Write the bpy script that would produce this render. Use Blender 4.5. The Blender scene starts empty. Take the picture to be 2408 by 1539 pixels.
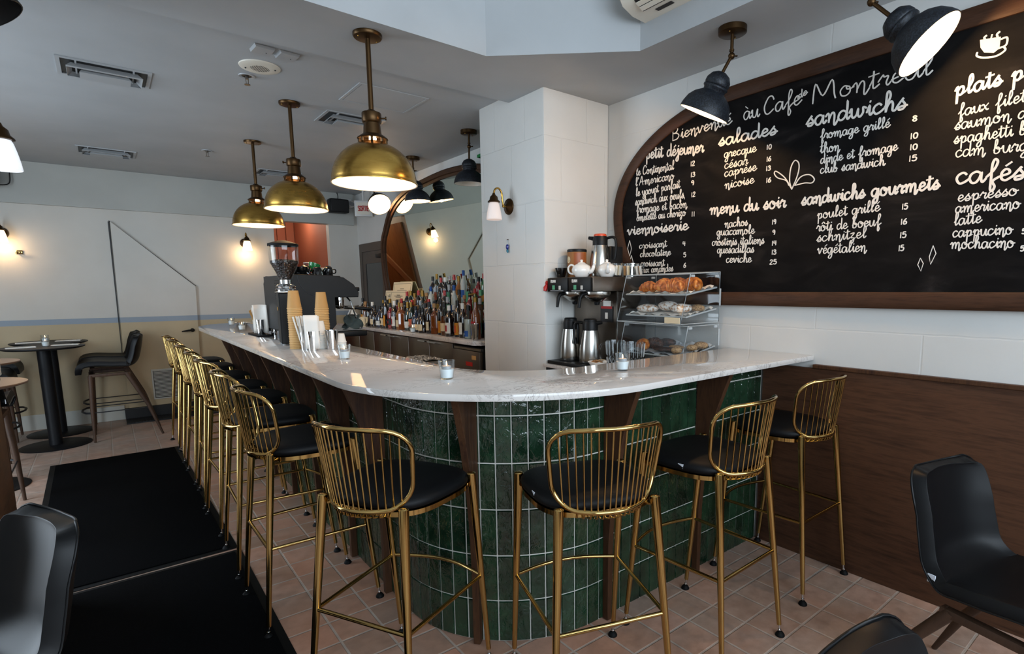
import bpy, bmesh, math, random
from mathutils import Vector, Matrix
R = math.radians
PI = math.pi
S = bpy.context.scene
COL = S.collection
rnd = random.Random(7)

# ---------------------------------------------------------------- camera, light, exposure
cam_data = bpy.data.cameras.new('camera')
cam = bpy.data.objects.new('camera', cam_data)
COL.objects.link(cam)
S.camera = cam
F, YAW, PITCH, ROLL, PX, PY = 1286.304, .687765508, .141338579, -.00615473919, 1312.502, 862.007
cam_data.sensor_fit = 'HORIZONTAL'
cam_data.sensor_width = 36
cam_data.lens = F / 2408 * 36
cam_data.shift_x = (1204 - PX) / 2408
cam_data.shift_y = (PY - 769.5) / 2408
cam_data.clip_start = .05
cam_data.clip_end = 60
_f = Vector((math.sin(YAW) * math.cos(PITCH), math.cos(YAW) * math.cos(PITCH), -math.sin(PITCH)))
_r = Vector((math.cos(YAW), -math.sin(YAW), 0))
_u = _r.cross(_f)
_c, _s = math.cos(ROLL), math.sin(ROLL)
_rr, _uu = _c * _r + _s * _u, -_s * _r + _c * _u
cam.matrix_world = Matrix(((_rr.x, _uu.x, -_f.x, 0), (_rr.y, _uu.y, -_f.y, 0), (_rr.z, _uu.z, -_f.z, 1.45), (0, 0, 0, 1)))

S.view_settings.view_transform = 'Standard'
S.view_settings.look = 'None'
S.view_settings.gamma = 1
S.view_settings.use_curve_mapping = False
S.view_settings.exposure = 0.62

w = bpy.data.worlds.new('sky')
S.world = w
w.use_nodes = True
w.node_tree.nodes['Background'].inputs[0].default_value = (.62, .75, .95, 1)
w.node_tree.nodes['Background'].inputs[1].default_value = .5

def lamp(name, kind, loc, power, color, size=.05, size_y=None, aim=None, spot=None, blend=.5):
    d = bpy.data.lights.new(name, kind)
    d.energy = power
    d.color = color
    if kind == 'AREA':
        d.shape = 'RECTANGLE'
        d.size = size
        d.size_y = size_y or size
    else:
        d.shadow_soft_size = size
    if spot:
        d.spot_size = spot
        d.spot_blend = blend
    o = bpy.data.objects.new(name, d)
    COL.objects.link(o)
    o.location = loc
    if aim is not None:
        o.rotation_euler = Vector(aim).to_track_quat('-Z', 'Z').to_euler()
    return o

DAY = (.74, .87, 1)
WARM = (1, .62, .3)
lamp('assumed_front_daylight', 'AREA', (.5, -2.25, 2.1), 140, DAY, 4.4, 2.2, (0, 1, -.05))  # unseen area light for assumed daylight from behind the camera, no window modelled
lamp('passage_fill_light', 'POINT', (2.15, 8.75, 2.5), 6, (1, .84, .66), .12)  # unseen light added to brighten the orange passage, no fixture modelled
lamp('assumed_side_daylight', 'AREA', (-2.1, 4.6, 1.55), 85, DAY, 3.4, 1.7, (1, 0, -.1))  # added area light before the solid left wall, daylight assumed, no window built

# ---------------------------------------------------------------- materials
def lin(h):
    h = h.lstrip('#')
    out = []
    for i in (0, 2, 4):
        c = int(h[i:i + 2], 16) / 255
        out.append(c / 12.92 if c <= .04045 else ((c + .055) / 1.055) ** 2.4)
    return (*out, 1)

class NT:
    """a principled material and short calls for the nodes that feed it"""
    def __init__(s, name, color='#808080', rough=.5, metal=0, **kw):
        s.m = bpy.data.materials.new(name)
        s.m.use_nodes = True
        s.t = s.m.node_tree
        s.b = s.t.nodes['Principled BSDF']
        s.b.inputs['Base Color'].default_value = lin(color) if isinstance(color, str) else color
        s.b.inputs['Roughness'].default_value = rough
        s.b.inputs['Metallic'].default_value = metal
        for k, v in kw.items():
            s.b.inputs[k.replace('_', ' ')].default_value = v
    def n(s, kind, **kw):
        nd = s.t.nodes.new('ShaderNode' + kind)
        for k, v in kw.items():
            if hasattr(nd, k):
                setattr(nd, k, v)
            else:
                nd.inputs[k.replace('_', ' ')].default_value = v
        return nd
    def l(s, a, b):
        s.t.links.new(a, b)
    def coord(s, kind='Object', scale=None, swap=None):
        tc = s.n('TexCoord').outputs[kind]
        if swap:
            sp = s.n('SeparateXYZ')
            cb = s.n('CombineXYZ')
            s.l(tc, sp.inputs[0])
            for i, ax in enumerate(swap):
                if ax in 'XYZ':
                    s.l(sp.outputs[ax], cb.inputs[i])
            tc = cb.outputs[0]
        if scale:
            mp = s.n('Mapping')
            mp.inputs['Scale'].default_value = scale
            s.l(tc, mp.inputs[0])
            tc = mp.outputs[0]
        return tc
    def noise(s, vec, scale, detail=4, rough=.5, dist=0):
        nd = s.n('TexNoise')
        nd.inputs['Scale'].default_value = scale
        nd.inputs['Detail'].default_value = detail
        nd.inputs['Roughness'].default_value = rough
        nd.inputs['Distortion'].default_value = dist
        s.l(vec, nd.inputs['Vector'])
        return nd.outputs['Fac']
    def ramp(s, fac, stops):
        r = s.n('ValToRGB')
        e = r.color_ramp.elements
        while len(e) < len(stops):
            e.new(.5)
        for el, (p, c) in zip(e, stops):
            el.position = p
            el.color = lin(c) if isinstance(c, str) else c
        s.l(fac, r.inputs[0])
        return r.outputs[0]
    def mix(s, fac, a, b, mode='MIX'):
        m = s.n('MixRGB', blend_type=mode)
        for i, v in ((0, fac), (1, a), (2, b)):
            if isinstance(v, (int, float)):
                m.inputs[i].default_value = v
            elif isinstance(v, str):
                m.inputs[i].default_value = lin(v)
            elif isinstance(v, tuple):
                m.inputs[i].default_value = v
            else:
                s.l(v, m.inputs[i])
        return m.outputs[0]
    def bump(s, h, strength=.3, dist=.01, prev=None):
        b = s.n('Bump')
        b.inputs['Strength'].default_value = strength
        b.inputs['Distance'].default_value = dist
        s.l(h, b.inputs['Height'])
        if prev is not None:
            s.l(prev, b.inputs['Normal'])
        s.l(b.outputs[0], s.b.inputs['Normal'])
        return b.outputs[0]
    def color(s, out):
        s.l(out, s.b.inputs['Base Color'])
    def rough(s, out):
        s.l(out, s.b.inputs['Roughness'])

def plain(name, color, rough=.5, metal=0, **kw):
    return NT(name, color, rough, metal, **kw).m

def emit(name, color, strength, base='#ffffff'):
    t = NT(name, base, .5)
    t.b.inputs['Emission Color'].default_value = lin(color)
    t.b.inputs['Emission Strength'].default_value = strength
    return t.m

def thin_glass(name, tint=(1, 1, 1, 1), fres=1.45, gloss=.03):
    m = bpy.data.materials.new(name)
    m.use_nodes = True
    t = m.node_tree
    t.nodes.clear()
    out = t.nodes.new('ShaderNodeOutputMaterial')
    mx = t.nodes.new('ShaderNodeMixShader')
    tr = t.nodes.new('ShaderNodeBsdfTransparent')
    gl = t.nodes.new('ShaderNodeBsdfGlossy')
    lw = t.nodes.new('ShaderNodeLayerWeight')
    pw = t.nodes.new('ShaderNodeMath')
    fr = t.nodes.new('ShaderNodeMath')
    tr.inputs[0].default_value = tint
    gl.inputs['Roughness'].default_value = gloss
    lw.inputs['Blend'].default_value = .5
    pw.operation = 'POWER'
    pw.inputs[1].default_value = 2.4
    fr.operation = 'MULTIPLY_ADD'
    fr.inputs[1].default_value = (fres - 1) * .9
    fr.inputs[2].default_value = .03
    t.links.new(lw.outputs['Facing'], pw.inputs[0])
    t.links.new(pw.outputs[0], fr.inputs[0])
    t.links.new(fr.outputs[0], mx.inputs[0])
    t.links.new(tr.outputs[0], mx.inputs[1])
    t.links.new(gl.outputs[0], mx.inputs[2])
    t.links.new(mx.outputs[0], out.inputs[0])
    return m

def wood(name, dark, light, scale=(1, 8, 1), rough=.45, fig=3.0, coat=0):
    t = NT(name, dark, rough)
    v = t.coord('Object', scale)
    a = t.noise(v, fig, 6, .6, 1.2)
    b = t.noise(v, fig * 9, 3, .6, .3)
    c = t.mix(.35, a, b)
    t.color(t.ramp(c, ((.3, dark), (.5, light), (.68, dark))))
    t.bump(b, .08, .004)
    t.b.inputs['Specular IOR Level'].default_value = .22
    return t.m

def paint(name, bands=None, color='#b9b6ae', swap=None, bw=.45, bh=.405, joint=.0):
    """wall paint: slight roller texture, optional horizontal colour bands by height, optional block joints"""
    t = NT(name, color, .62)
    v = t.coord('Object')
    n1 = t.noise(v, 60, 3)
    n2 = t.noise(v, 2.2, 4)
    base = lin(color)
    if bands:
        sp = t.n('SeparateXYZ')
        t.l(v, sp.inputs[0])
        mr = t.n('MapRange')
        mr.inputs['From Max'].default_value = 3
        t.l(sp.outputs[2], mr.inputs[0])
        r = t.n('ValToRGB')
        r.color_ramp.interpolation = 'CONSTANT'
        e = r.color_ramp.elements
        while len(e) < len(bands):
            e.new(.5)
        for el, (z, c) in zip(e, bands):
            el.position = z / 3
            el.color = lin(c)
        t.l(mr.outputs[0], r.inputs[0])
        base = r.outputs[0]
    t.color(t.mix(.10, base, t.ramp(n2, ((.35, '#8a8880'), (.65, '#d8d6d0'))), 'OVERLAY'))
    nb = t.bump(n1, .12, .002)
    if joint:
        br = t.n('TexBrick', offset=.43)
        br.inputs['Scale'].default_value = 1
        br.inputs['Brick Width'].default_value = bw
        br.inputs['Row Height'].default_value = bh
        br.inputs['Mortar Size'].default_value = .005
        br.inputs['Mortar Smooth'].default_value = .6
        br.inputs['Color1'].default_value = br.inputs['Color2'].default_value = (1, 1, 1, 1)
        br.inputs['Mortar'].default_value = (0, 0, 0, 1)
        vv = t.coord('Object', swap=swap)
        wob = t.n('VectorMath', operation='SCALE')
        nz = t.n('TexNoise')
        nz.inputs['Scale'].default_value = 9
        t.l(vv, nz.inputs['Vector'])
        t.l(nz.outputs['Color'], wob.inputs[0])
        wob.inputs['Scale'].default_value = .012
        ad = t.n('VectorMath', operation='ADD')
        t.l(vv, ad.inputs[0])
        t.l(wob.outputs[0], ad.inputs[1])
        t.l(ad.outputs[0], br.inputs['Vector'])
        t.bump(br.outputs['Color'], joint, .006, nb)
    return t.m

M = {}
BANDS = ((0, '#b3a283'), (1.095, '#8b97a3'), (1.152, '#c2bfb8'))
M['wall_back'] = paint('painted_wall_banded', BANDS)
M['wall'] = paint('painted_wall', None, '#c4c4c1')
M['wall_yz'] = paint('painted_block_wall', None, '#c6c7c5', 'YZ ', .86, .62, .22)
M['column_yz'] = paint('painted_block_column', None, '#cbcac6', 'YZ ', .36, .405, .45)
M['column_xz'] = paint('painted_block_return', None, '#cbcac6', 'XZ ', .40, .405, .4)
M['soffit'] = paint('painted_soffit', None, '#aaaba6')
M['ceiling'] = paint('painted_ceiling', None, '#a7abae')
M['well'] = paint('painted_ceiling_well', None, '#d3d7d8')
M['base_white'] = plain('baseboard_paint', '#b8b7ae', .5)
M['orange'] = plain('orange_paint', '#a75d42', .7)
M['black'] = plain('black_paint', '#0c0c0d', .45)
M['black_gloss'] = plain('black_gloss', '#08090b', .12, 0, Coat_Weight=.5)
M['black_plastic'] = plain('black_plastic', '#0b0c0d', .45, 0, Specular_IOR_Level=.25)
M['rubber'] = plain('black_rubber', '#060708', .65, 0, Specular_IOR_Level=.2)
M['charcoal'] = plain('charcoal_metal', '#17191c', .45, .2)
M['white_plastic'] = plain('white_plastic', '#c9c9c6', .4)
M['white_metal'] = plain('white_metal', '#9fa2a4', .4)
M['off_white'] = plain('off_white', '#d8d2c4', .5)
M['paper'] = plain('paper', '#e6e2da', .8)
M['cream_paper'] = plain('cream_paper', '#dcc8a4', .75)
M['ink'] = plain('ink', '#2c2723', .8)
M['kraft'] = plain('kraft_paper', '#b98d52', .65)
M['kraft_dark'] = plain('kraft_rim', '#d2a96e', .6)
M['steel'] = plain('stainless_steel', '#b5b2ac', .22, 1)
M['steel_dark'] = plain('brushed_dark_steel', '#756c63', .34, 1)
M['chrome'] = plain('chrome', '#d8d8d8', .06, 1)
M['porcelain'] = plain('porcelain', '#e8e6e1', .12, 0, Coat_Weight=.4)
M['glass'] = thin_glass('clear_glass', (.95, .965, .97, 1), 1.9)
M['acrylic'] = thin_glass('clear_acrylic', (.985, .99, .99, 1), 1.3)
M['acrylic_edge'] = plain('acrylic_edge', '#c2c8ca', .2, 0, Alpha=.7)
M['cut_glass'] = thin_glass('cut_glass', (.93, .945, .95, 1), 1.7)
M['wax'] = plain('white_wax', '#e8ecec', .5, 0, Subsurface_Weight=.0)
M['flame'] = emit('candle_flame', '#ffb45e', 25)
M['bulb'] = emit('lit_bulb', '#ffd9a8', 11)
M['mirror'] = plain('mirror_glass', '#cfd6cd', .01, 1)
M['red'] = plain('red_plastic', '#a81512', .35)
M['orange_plastic'] = plain('orange_plastic', '#c8451b', .4)
M['green_tape'] = plain('green_tape', '#0c7a3c', .6)
M['blue_glass'] = plain('blue_glass', '#0a1f7a', .1, 0, Coat_Weight=1)
M['teal'] = plain('teal_glass', '#1f6f86', .2)
M['chalk'] = plain('chalk', '#d9d4cc', .9)
M['leather'] = plain('black_leather', '#050608', .42, 0, Specular_IOR_Level=.22)
M['seat_vinyl'] = plain('black_vinyl', '#050608', .55, 0, Specular_IOR_Level=.2)
M['tag'] = plain('care_tag', '#c8ced6', .7)
M['table_black'] = plain('black_table', '#0b0d11', .5, 0, Specular_IOR_Level=.3)
M['brown_laminate'] = plain('brown_laminate', '#6b5142', .35)
M['leg_brown'] = wood('walnut_leg', '#2c201a', '#4a372b', (1, 1, .3), .5)
M['gold'] = plain('polished_gold', '#b99a60', .12, 1)
t = NT('antique_brass', '#a8803a', .24, 1)
v = t.coord('Object', (1, 1, 6))
b_ = t.noise(v, 8, 5, .6, .5)
t.color(t.ramp(b_, ((.3, '#ab8440'), (.55, '#bd964c'), (.75, '#b28c46'))))
t.rough(t.ramp(b_, ((.3, (.20,) * 3 + (1,)), (.7, (.30,) * 3 + (1,)))))
M['brass'] = t.m
M['bronze'] = plain('aged_bronze', '#4a3620', .36, .9)
t = NT('speckled_dark_iron', '#14171c', .48, .3)
t.color(t.ramp(t.noise(t.coord('Object'), 160, 2), ((.4, '#0d0f14'), (.72, '#2a313b'))))
M['iron'] = t.m
M['lamp_white'] = plain('white_enamel', '#efe6d8', .4)
M['opal_lit'] = emit('lit_opal_glass', '#ffd49a', 3.0, '#f2efe6')
M['opal_dim'] = emit('dim_opal_glass', '#ffe2cf', .16, '#d9cfcb')
M['opal_day'] = emit('opal_glass_bluish_glow', '#dfe6f0', .45, '#e8eaee')  # pale bluish emission put into the glass, no window modelled near it
M['wood_frame'] = wood('walnut_frame', '#3a2418', '#5f4130', (.6, .6, 4), .5, 2.5)
M['wood_frame_y'] = wood('walnut_frame_long', '#26160d', '#432b1c', (1, .5, 6), .5, 2.5)
M['rib'] = wood('walnut_rib', '#2a1a15', '#49301f', (6, 6, .7), .45, 2)
M['wainscot'] = wood('stained_plywood', '#2e1e16', '#513626', (1, .55, 5.5), .48, 1.7)
M['plank_brown'] = wood('brown_ply', '#7a4c26', '#96653a', (3, 3, .6), .6, 1.5)
M['batten'] = plain('batten_wood', '#a8744a', .6)
M['door_brown'] = plain('dark_brown_door', '#4a413a', .5)
M['croissant'] = None
t = NT('baked_crust', '#a3541c', .35)
c_ = t.noise(t.coord('Object', (1, 1, 1)), 45, 4)
t.color(t.ramp(c_, ((.3, '#6e300d'), (.5, '#b5611f'), (.72, '#dc9a4c'))))
t.bump(c_, .3, .004)
M['croissant'] = t.m
t = NT('sugared_pastry', '#b89668', .7)
c_ = t.noise(t.coord('Object'), 70, 5)
t.color(t.ramp(c_, ((.38, '#a06c38'), (.52, '#e4dfd8'))))
M['sugared'] = t.m
t = NT('chocolate_cake', '#2b1710', .6)
c_ = t.noise(t.coord('Object'), 90, 4)
t.color(t.ramp(c_, ((.4, '#1e0f0a'), (.7, '#5a3320'))))
t.bump(c_, .5, .004)
M['chocolate'] = t.m
t = NT('oat_biscuit', '#9b7448', .7)
c_ = t.noise(t.coord('Object'), 120, 4)
t.color(t.ramp(c_, ((.35, '#6b4625'), (.65, '#c39d6a'))))
t.bump(c_, .5, .004)
M['biscuit'] = t.m
M['foil'] = plain('crumpled_paper', '#b9bdc0', .4)
M['cloth'] = plain('grey_green_cloth', '#3b4543', .9)
M['beans'] = None
t = NT('coffee_beans', '#1d0f0b', .4)
vo = t.n('TexVoronoi')
vo.inputs['Scale'].default_value = 85
t.l(t.coord('Object'), vo.inputs['Vector'])
t.color(t.ramp(vo.outputs['Distance'], ((.1, '#3b2018'), (.6, '#0c0605'))))
t.bump(vo.outputs['Distance'], 1, .006)
M['beans'] = t.m
t = NT('gravel', '#84796b', .8)
vo = t.n('TexVoronoi')
vo.inputs['Scale'].default_value = 60
t.l(t.coord('Object'), vo.inputs['Vector'])
t.color(t.ramp(vo.outputs['Distance'], ((.1, '#c6bcae'), (.7, '#2e2721'))))
M['gravel'] = t.m

# green glazed tile: each tile its own shade and its own ripple
t = NT('green_glaze', '#0e2417', .05, 0, Specular_IOR_Level=.75)
isl = t.n('NewGeometry').outputs['Random Per Island']
n1 = t.noise(t.coord('Object'), 14, 4)
c1 = t.ramp(isl, ((0, '#0c1a11'), (.4, '#13281a'), (.75, '#193423'), (1, '#1c2b1b')))
t.color(t.mix(.35, c1, t.ramp(n1, ((.3, '#0a140e'), (.7, '#2c5138')))))
n2 = t.noise(t.coord('Object', (1, 1, .6)), 34, 3.0, .55, .8)
t.bump(n2, .55, .012)
M['tile'] = t.m
M['grout'] = plain('white_grout', '#cfccc4', .8)
# quartz top: pale with thin brown-grey veins
t = NT('quartz', '#c9c4bf', .035, 0)
v = t.coord('Object', (1, 1.4, 1))
n1 = t.noise(v, 8.5, 8, .7, 1.8)
n2 = t.noise(v, 3, 3)
vein = t.ramp(n1, ((.475, (0, 0, 0, 1)), (.5, (1, 1, 1, 1)), (.525, (0, 0, 0, 1))))
msk = t.ramp(n2, ((.42, (0, 0, 0, 1)), (.62, (.75, .75, .75, 1))))
vm = t.mix(1, vein, msk, 'MULTIPLY')
t.color(t.mix(vm, t.ramp(t.noise(v, 2, 4), ((.3, '#c0bab5'), (.7, '#d3cfcb'))), '#5d5049'))
M['quartz'] = t.m
# terracotta floor
t = NT('terracotta_tiles', '#8a5a42', .5)
mp = t.n('Mapping')
mp.inputs['Location'].default_value = (-.6255, -1.023, 0)
t.l(t.coord('Object'), mp.inputs[0])
br = t.n('TexBrick', offset=0, squash=1)
br.inputs['Scale'].default_value = 1
br.inputs['Brick Width'].default_value = .1752
br.inputs['Row Height'].default_value = .1672
br.inputs['Mortar Size'].default_value = .0065
br.inputs['Mortar Smooth'].default_value = .5
br.inputs['Bias'].default_value = 0
br.inputs['Color1'].default_value = lin('#c4937a')
br.inputs['Color2'].default_value = lin('#987b68')
br.inputs['Mortar'].default_value = lin('#b9b3ac')
t.l(mp.outputs[0], br.inputs['Vector'])
v = t.coord('Object')
n1 = t.noise(v, 16, 6, .65)
n2 = t.noise(v, 3.2, 3)
c1 = t.mix(.55, br.outputs['Color'], t.ramp(n1, ((.3, '#77604f'), (.55, '#aa9686'), (.75, '#c0b0a5'))), 'OVERLAY')
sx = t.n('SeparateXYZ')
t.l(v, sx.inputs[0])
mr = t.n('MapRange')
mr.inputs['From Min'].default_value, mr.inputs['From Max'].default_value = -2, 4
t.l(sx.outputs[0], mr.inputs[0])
grey_by_x = t.ramp(mr.outputs[0], ((.36, (.62,) * 3 + (1,)), (.43, (.08,) * 3 + (1,)), (.58, (.08,) * 3 + (1,)), (.68, (.42,) * 3 + (1,))))  # tiles mixed towards grey at both X ends of the floor
c1 = t.mix(grey_by_x, c1, t.ramp(n1, ((.3, '#7d766f'), (.6, '#a59e96'), (.8, '#b9b4ae'))))
t.color(t.mix(.22, c1, t.ramp(n2, ((.35, '#b58368'), (.65, '#a89c92')))))
inv = t.n('Invert')
t.l(br.outputs['Fac'], inv.inputs['Color'])
nb = t.bump(inv.outputs[0], .6, .004)
t.bump(n1, .15, .003, nb)
t.rough(t.ramp(n1, ((.3, (.36,) * 3 + (1,)), (.7, (.6,) * 3 + (1,)))))
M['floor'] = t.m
# chalkboard with wiped smears
t = NT('chalkboard_black', '#0d0c0c', .75, 0, Specular_IOR_Level=.12)
v = t.coord('Object', (1, 1.2, 3.2))
n1 = t.noise(v, 2.6, 7, .62, 1.0)
t.color(t.ramp(n1, ((.42, '#060506'), (.6, '#121010'), (.82, '#2b2726'))))
M['board'] = t.m
# carpet mats
t = NT('carpet_pile', '#0a0b0d', .95, 0, Specular_IOR_Level=.05)
n1 = t.noise(t.coord('Object'), 420, 2)
t.color(t.ramp(n1, ((.35, '#030304'), (.62, '#08090b'), (.78, '#1c2026'))))
t.bump(n1, .8, .006)
M['carpet'] = t.m

# ---------------------------------------------------------------- mesh builder and scene helpers
class G:
    def __init__(s):
        s.b = bmesh.new()
    def face(s, pts):
        return s.b.faces.new([s.b.verts.new(p) for p in pts])
    def box(s, x0, x1, y0, y1, z0, z1, rz=0, at=(0, 0, 0), bev=0, seg=2):
        n0 = len(s.b.verts)
        tmp = bmesh.new()
        bmesh.ops.create_cube(tmp, size=1)
        bmesh.ops.scale(tmp, vec=(x1 - x0, y1 - y0, z1 - z0), verts=tmp.verts)
        bmesh.ops.translate(tmp, vec=((x0 + x1) / 2, (y0 + y1) / 2, (z0 + z1) / 2), verts=tmp.verts)
        if bev:
            bmesh.ops.bevel(tmp, geom=tmp.edges[:], offset=bev, segments=seg, affect='EDGES', profile=.5)
        if rz:
            bmesh.ops.rotate(tmp, cent=(0, 0, 0), matrix=Matrix.Rotation(rz, 3, 'Z'), verts=tmp.verts)
        s._add(tmp, Matrix.Translation(at))
        return s
    def _add(s, tmp, mat=None):
        if mat is not None:
            bmesh.ops.transform(tmp, matrix=mat, verts=tmp.verts)
        me = bpy.data.meshes.new('tmp')
        tmp.to_mesh(me)
        tmp.free()
        s.b.from_mesh(me)
        bpy.data.meshes.remove(me)
    def add(s, other, mat=None):
        s._add(other.b, mat)
        return s
    def lathe(s, prof, n=24, at=(0, 0, 0), mat=None):
        rings = []
        for r, z in prof:
            if r < 1e-6:
                rings.append([Vector((0, 0, z))])
            else:
                rings.append([Vector((r * math.cos(2 * PI * i / n), r * math.sin(2 * PI * i / n), z)) for i in range(n)])
        mt = Matrix.Translation(at) @ (mat if mat is not None else Matrix())
        vs = [[s.b.verts.new(mt @ p) for p in rg] for rg in rings]
        for a, b in zip(vs, vs[1:]):
            if len(a) == 1 and len(b) == 1:
                continue
            for i in range(n):
                j = (i + 1) % n
                if len(a) == 1:
                    s.b.faces.new((a[0], b[j], b[i]))
                elif len(b) == 1:
                    s.b.faces.new((a[i], a[j], b[0]))
                else:
                    s.b.faces.new((a[i], a[j], b[j], b[i]))
        return s
    def tube(s, pts, r, n=10, closed=False, caps=True, flat=1.0):
        pts = [Vector(p) for p in pts]
        k = len(pts)
        rs = r if isinstance(r, (list, tuple)) else [r] * k
        tang = []
        for i in range(k):
            a = pts[(i - 1) % k] if (closed or i) else pts[0]
            b = pts[(i + 1) % k] if (closed or i < k - 1) else pts[-1]
            tang.append((b - a).normalized())
        up = Vector((0, 0, 1)) if abs(tang[0].z) < .9 else Vector((1, 0, 0))
        nx = (up - tang[0] * up.dot(tang[0])).normalized()
        rings = []
        for i in range(k):
            nx = (nx - tang[i] * nx.dot(tang[i])).normalized()
            ny = tang[i].cross(nx)
            rings.append([s.b.verts.new(pts[i] + (nx * math.cos(2 * PI * j / n) * flat + ny * math.sin(2 * PI * j / n)) * rs[i]) for j in range(n)])
        m = k if closed else k - 1
        for i in range(m):
            a, b = rings[i], rings[(i + 1) % k]
            for j in range(n):
                q = (j + 1) % n
                s.b.faces.new((a[j], a[q], b[q], b[j]))
        if caps and not closed:
            s.b.faces.new(rings[0][::-1])
            s.b.faces.new(rings[-1])
        return s
    def rod(s, a, b, r0, r1=None, n=12):
        return s.tube([a, b], [r0, r0 if r1 is None else r1], n)
    def prism(s, poly, a, b, axis='Z'):
        def P(u, v, h):
            return {'Z': (u, v, h), 'X': (h, u, v), 'Y': (u, h, v)}[axis]
        A = [s.b.verts.new(P(u, v, a)) for u, v in poly]
        B = [s.b.verts.new(P(u, v, b)) for u, v in poly]
        n = len(poly)
        for i in range(n):
            j = (i + 1) % n
            s.b.faces.new((A[i], A[j], B[j], B[i]))
        s.b.faces.new(A[::-1])
        s.b.faces.new(B)
        return s
    def loft(s, rows, closed=False):
        vs = [[s.b.verts.new(p) for p in r] for r in rows]
        for a, b in zip(vs, vs[1:]):
            m = len(a) if closed else len(a) - 1
            for i in range(m):
                j = (i + 1) % len(a)
                s.b.faces.new((a[i], a[j], b[j], b[i]))
        return s
    def ball(s, c, r, sc=(1, 1, 1), n=16, m=10, mat=None):
        tmp = bmesh.new()
        bmesh.ops.create_uvsphere(tmp, u_segments=n, v_segments=m, radius=r)
        bmesh.ops.scale(tmp, vec=sc, verts=tmp.verts)
        s._add(tmp, Matrix.Translation(c) @ (mat if mat is not None else Matrix()))
        return s
    def build(s, name, mat, parent=None, smooth=35, loc=None, solid=0, bevel=0):
        bmesh.ops.recalc_face_normals(s.b, faces=s.b.faces[:])
        if bevel:
            es = [e for e in s.b.edges if len(e.link_faces) == 2 and e.calc_face_angle(0) > .6]
            bmesh.ops.bevel(s.b, geom=es, offset=bevel, segments=2, affect='EDGES', profile=.5)
        me = bpy.data.meshes.new(name)
        s.b.to_mesh(me)
        s.b.free()
        if smooth:
            for p in me.polygons:
                p.use_smooth = True
            me.set_sharp_from_angle(angle=R(smooth))
        me.materials.append(M[mat] if isinstance(mat, str) else mat)
        o = bpy.data.objects.new(name, me)
        COL.objects.link(o)
        if parent is not None:
            o.parent = parent
        if loc is not None:
            o.location = loc
        if solid:
            md = o.modifiers.new('thickness', 'SOLIDIFY')
            md.thickness = solid
            md.offset = 0
        return o

def tag(o, label, cat, group=None):
    o['label'] = label
    o['category'] = cat
    if group:
        o['group'] = group
    elif 'group' in o:
        del o['group']
    return o

def struct(o):
    o['kind'] = 'structure'
    return o

def thing(name, label, cat, loc=(0, 0, 0), rz=0, group=None):
    o = bpy.data.objects.new(name, None)
    COL.objects.link(o)
    o.empty_display_size = .1
    o.location = loc
    o.rotation_euler = (0, 0, rz)
    return tag(o, label, cat, group)

def dup(o, parent=None, **kw):
    c = o.copy()
    COL.objects.link(c)
    if parent is not None:
        c.parent = parent
    for ch in list(o.children):
        dup(ch, c)
    if kw:
        c.location = kw['loc']
        c.rotation_euler = (0, 0, kw.get('rz', 0))
        tag(c, kw['label'], o['category'], kw.get('group', o.get('group')))
    return c

ORD = 'first second third fourth fifth sixth seventh eighth ninth tenth eleventh twelfth thirteenth fourteenth fifteenth sixteenth seventeenth eighteenth nineteenth twentieth twenty-first twenty-second twenty-third twenty-fourth twenty-fifth twenty-sixth twenty-seventh twenty-eighth twenty-ninth thirtieth thirty-first thirty-second thirty-third thirty-fourth'.split()

def arc(cx, cy, r, a0, a1, n, ry=None):
    ry = r if ry is None else ry
    return [(cx + r * math.cos(R(a0 + (a1 - a0) * i / n)), cy + ry * math.sin(R(a0 + (a1 - a0) * i / n))) for i in range(n + 1)]

def smooth_line(pts, sub=5):
    """Catmull-Rom through the points"""
    if len(pts) < 3:
        return pts
    out = []
    P = [pts[0]] + list(pts) + [pts[-1]]
    for i in range(1, len(P) - 2):
        p0, p1, p2, p3 = P[i - 1:i + 3]
        for k in range(sub):
            t = k / sub
            out.append(tuple(.5 * (2 * b + (c - a) * t + (2 * a - 5 * b + 4 * c - d) * t * t + (3 * b - a - 3 * c + d) * t ** 3)
                             for a, b, c, d in zip(p0, p1, p2, p3)))
    out.append(pts[-1])
    return out

# ---------------------------------------------------------------- the room
XW, YB, ZF, ZR = 2.827, 7.86, 2.704, 2.752
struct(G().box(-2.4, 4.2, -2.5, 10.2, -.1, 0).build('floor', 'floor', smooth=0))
# lower ceiling around the raised well, a small rise behind the column
cl = G()
def slab(x0, x1, y0, y1, z, top=3.0):
    cl.box(x0, x1, y0, y1, z, top)
slab(-2.4, 2.95, 2.70, 3.25, ZF)
slab(2.332, 2.95, -2.5, 2.133, ZF)
cl.prism([(2.332, 2.133), (2.95, 2.133), (2.95, 2.70), (1.726, 2.70)], ZF, 3.0)
cl.prism([(3.25, ZF), (3.36, ZR), (3.36, 3.0), (3.25, 3.0)], -2.4, 2.95, 'X')
slab(-2.4, 2.95, 3.36, 10.2, ZR)
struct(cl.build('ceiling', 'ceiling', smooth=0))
# walls of the raised well and its own ceiling
wl = G()
wl.box(-2.4, 1.74, 2.705, 2.78, ZF + .001, 3.9)
wl.box(2.337, 2.42, -2.5, 2.14, ZF + .001, 3.9)
wl.prism([(1.730, 2.706), (2.336, 2.134), (2.42, 2.16), (1.78, 2.78)], ZF + .001, 3.9)
wl.box(-2.4, 2.42, -2.5, 2.78, 3.9, 4.0)
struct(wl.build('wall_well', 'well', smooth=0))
# right wall, behind the board and behind the back bar
struct(G().box(XW, 2.95, -2.5, 7.86, 0, ZR).build('wall_right', 'wall_yz', smooth=0))
struct(G().box(XW, 2.95, 7.86, 10.2, 0, ZR).build('wall_hall', 'wall', smooth=0))
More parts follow.
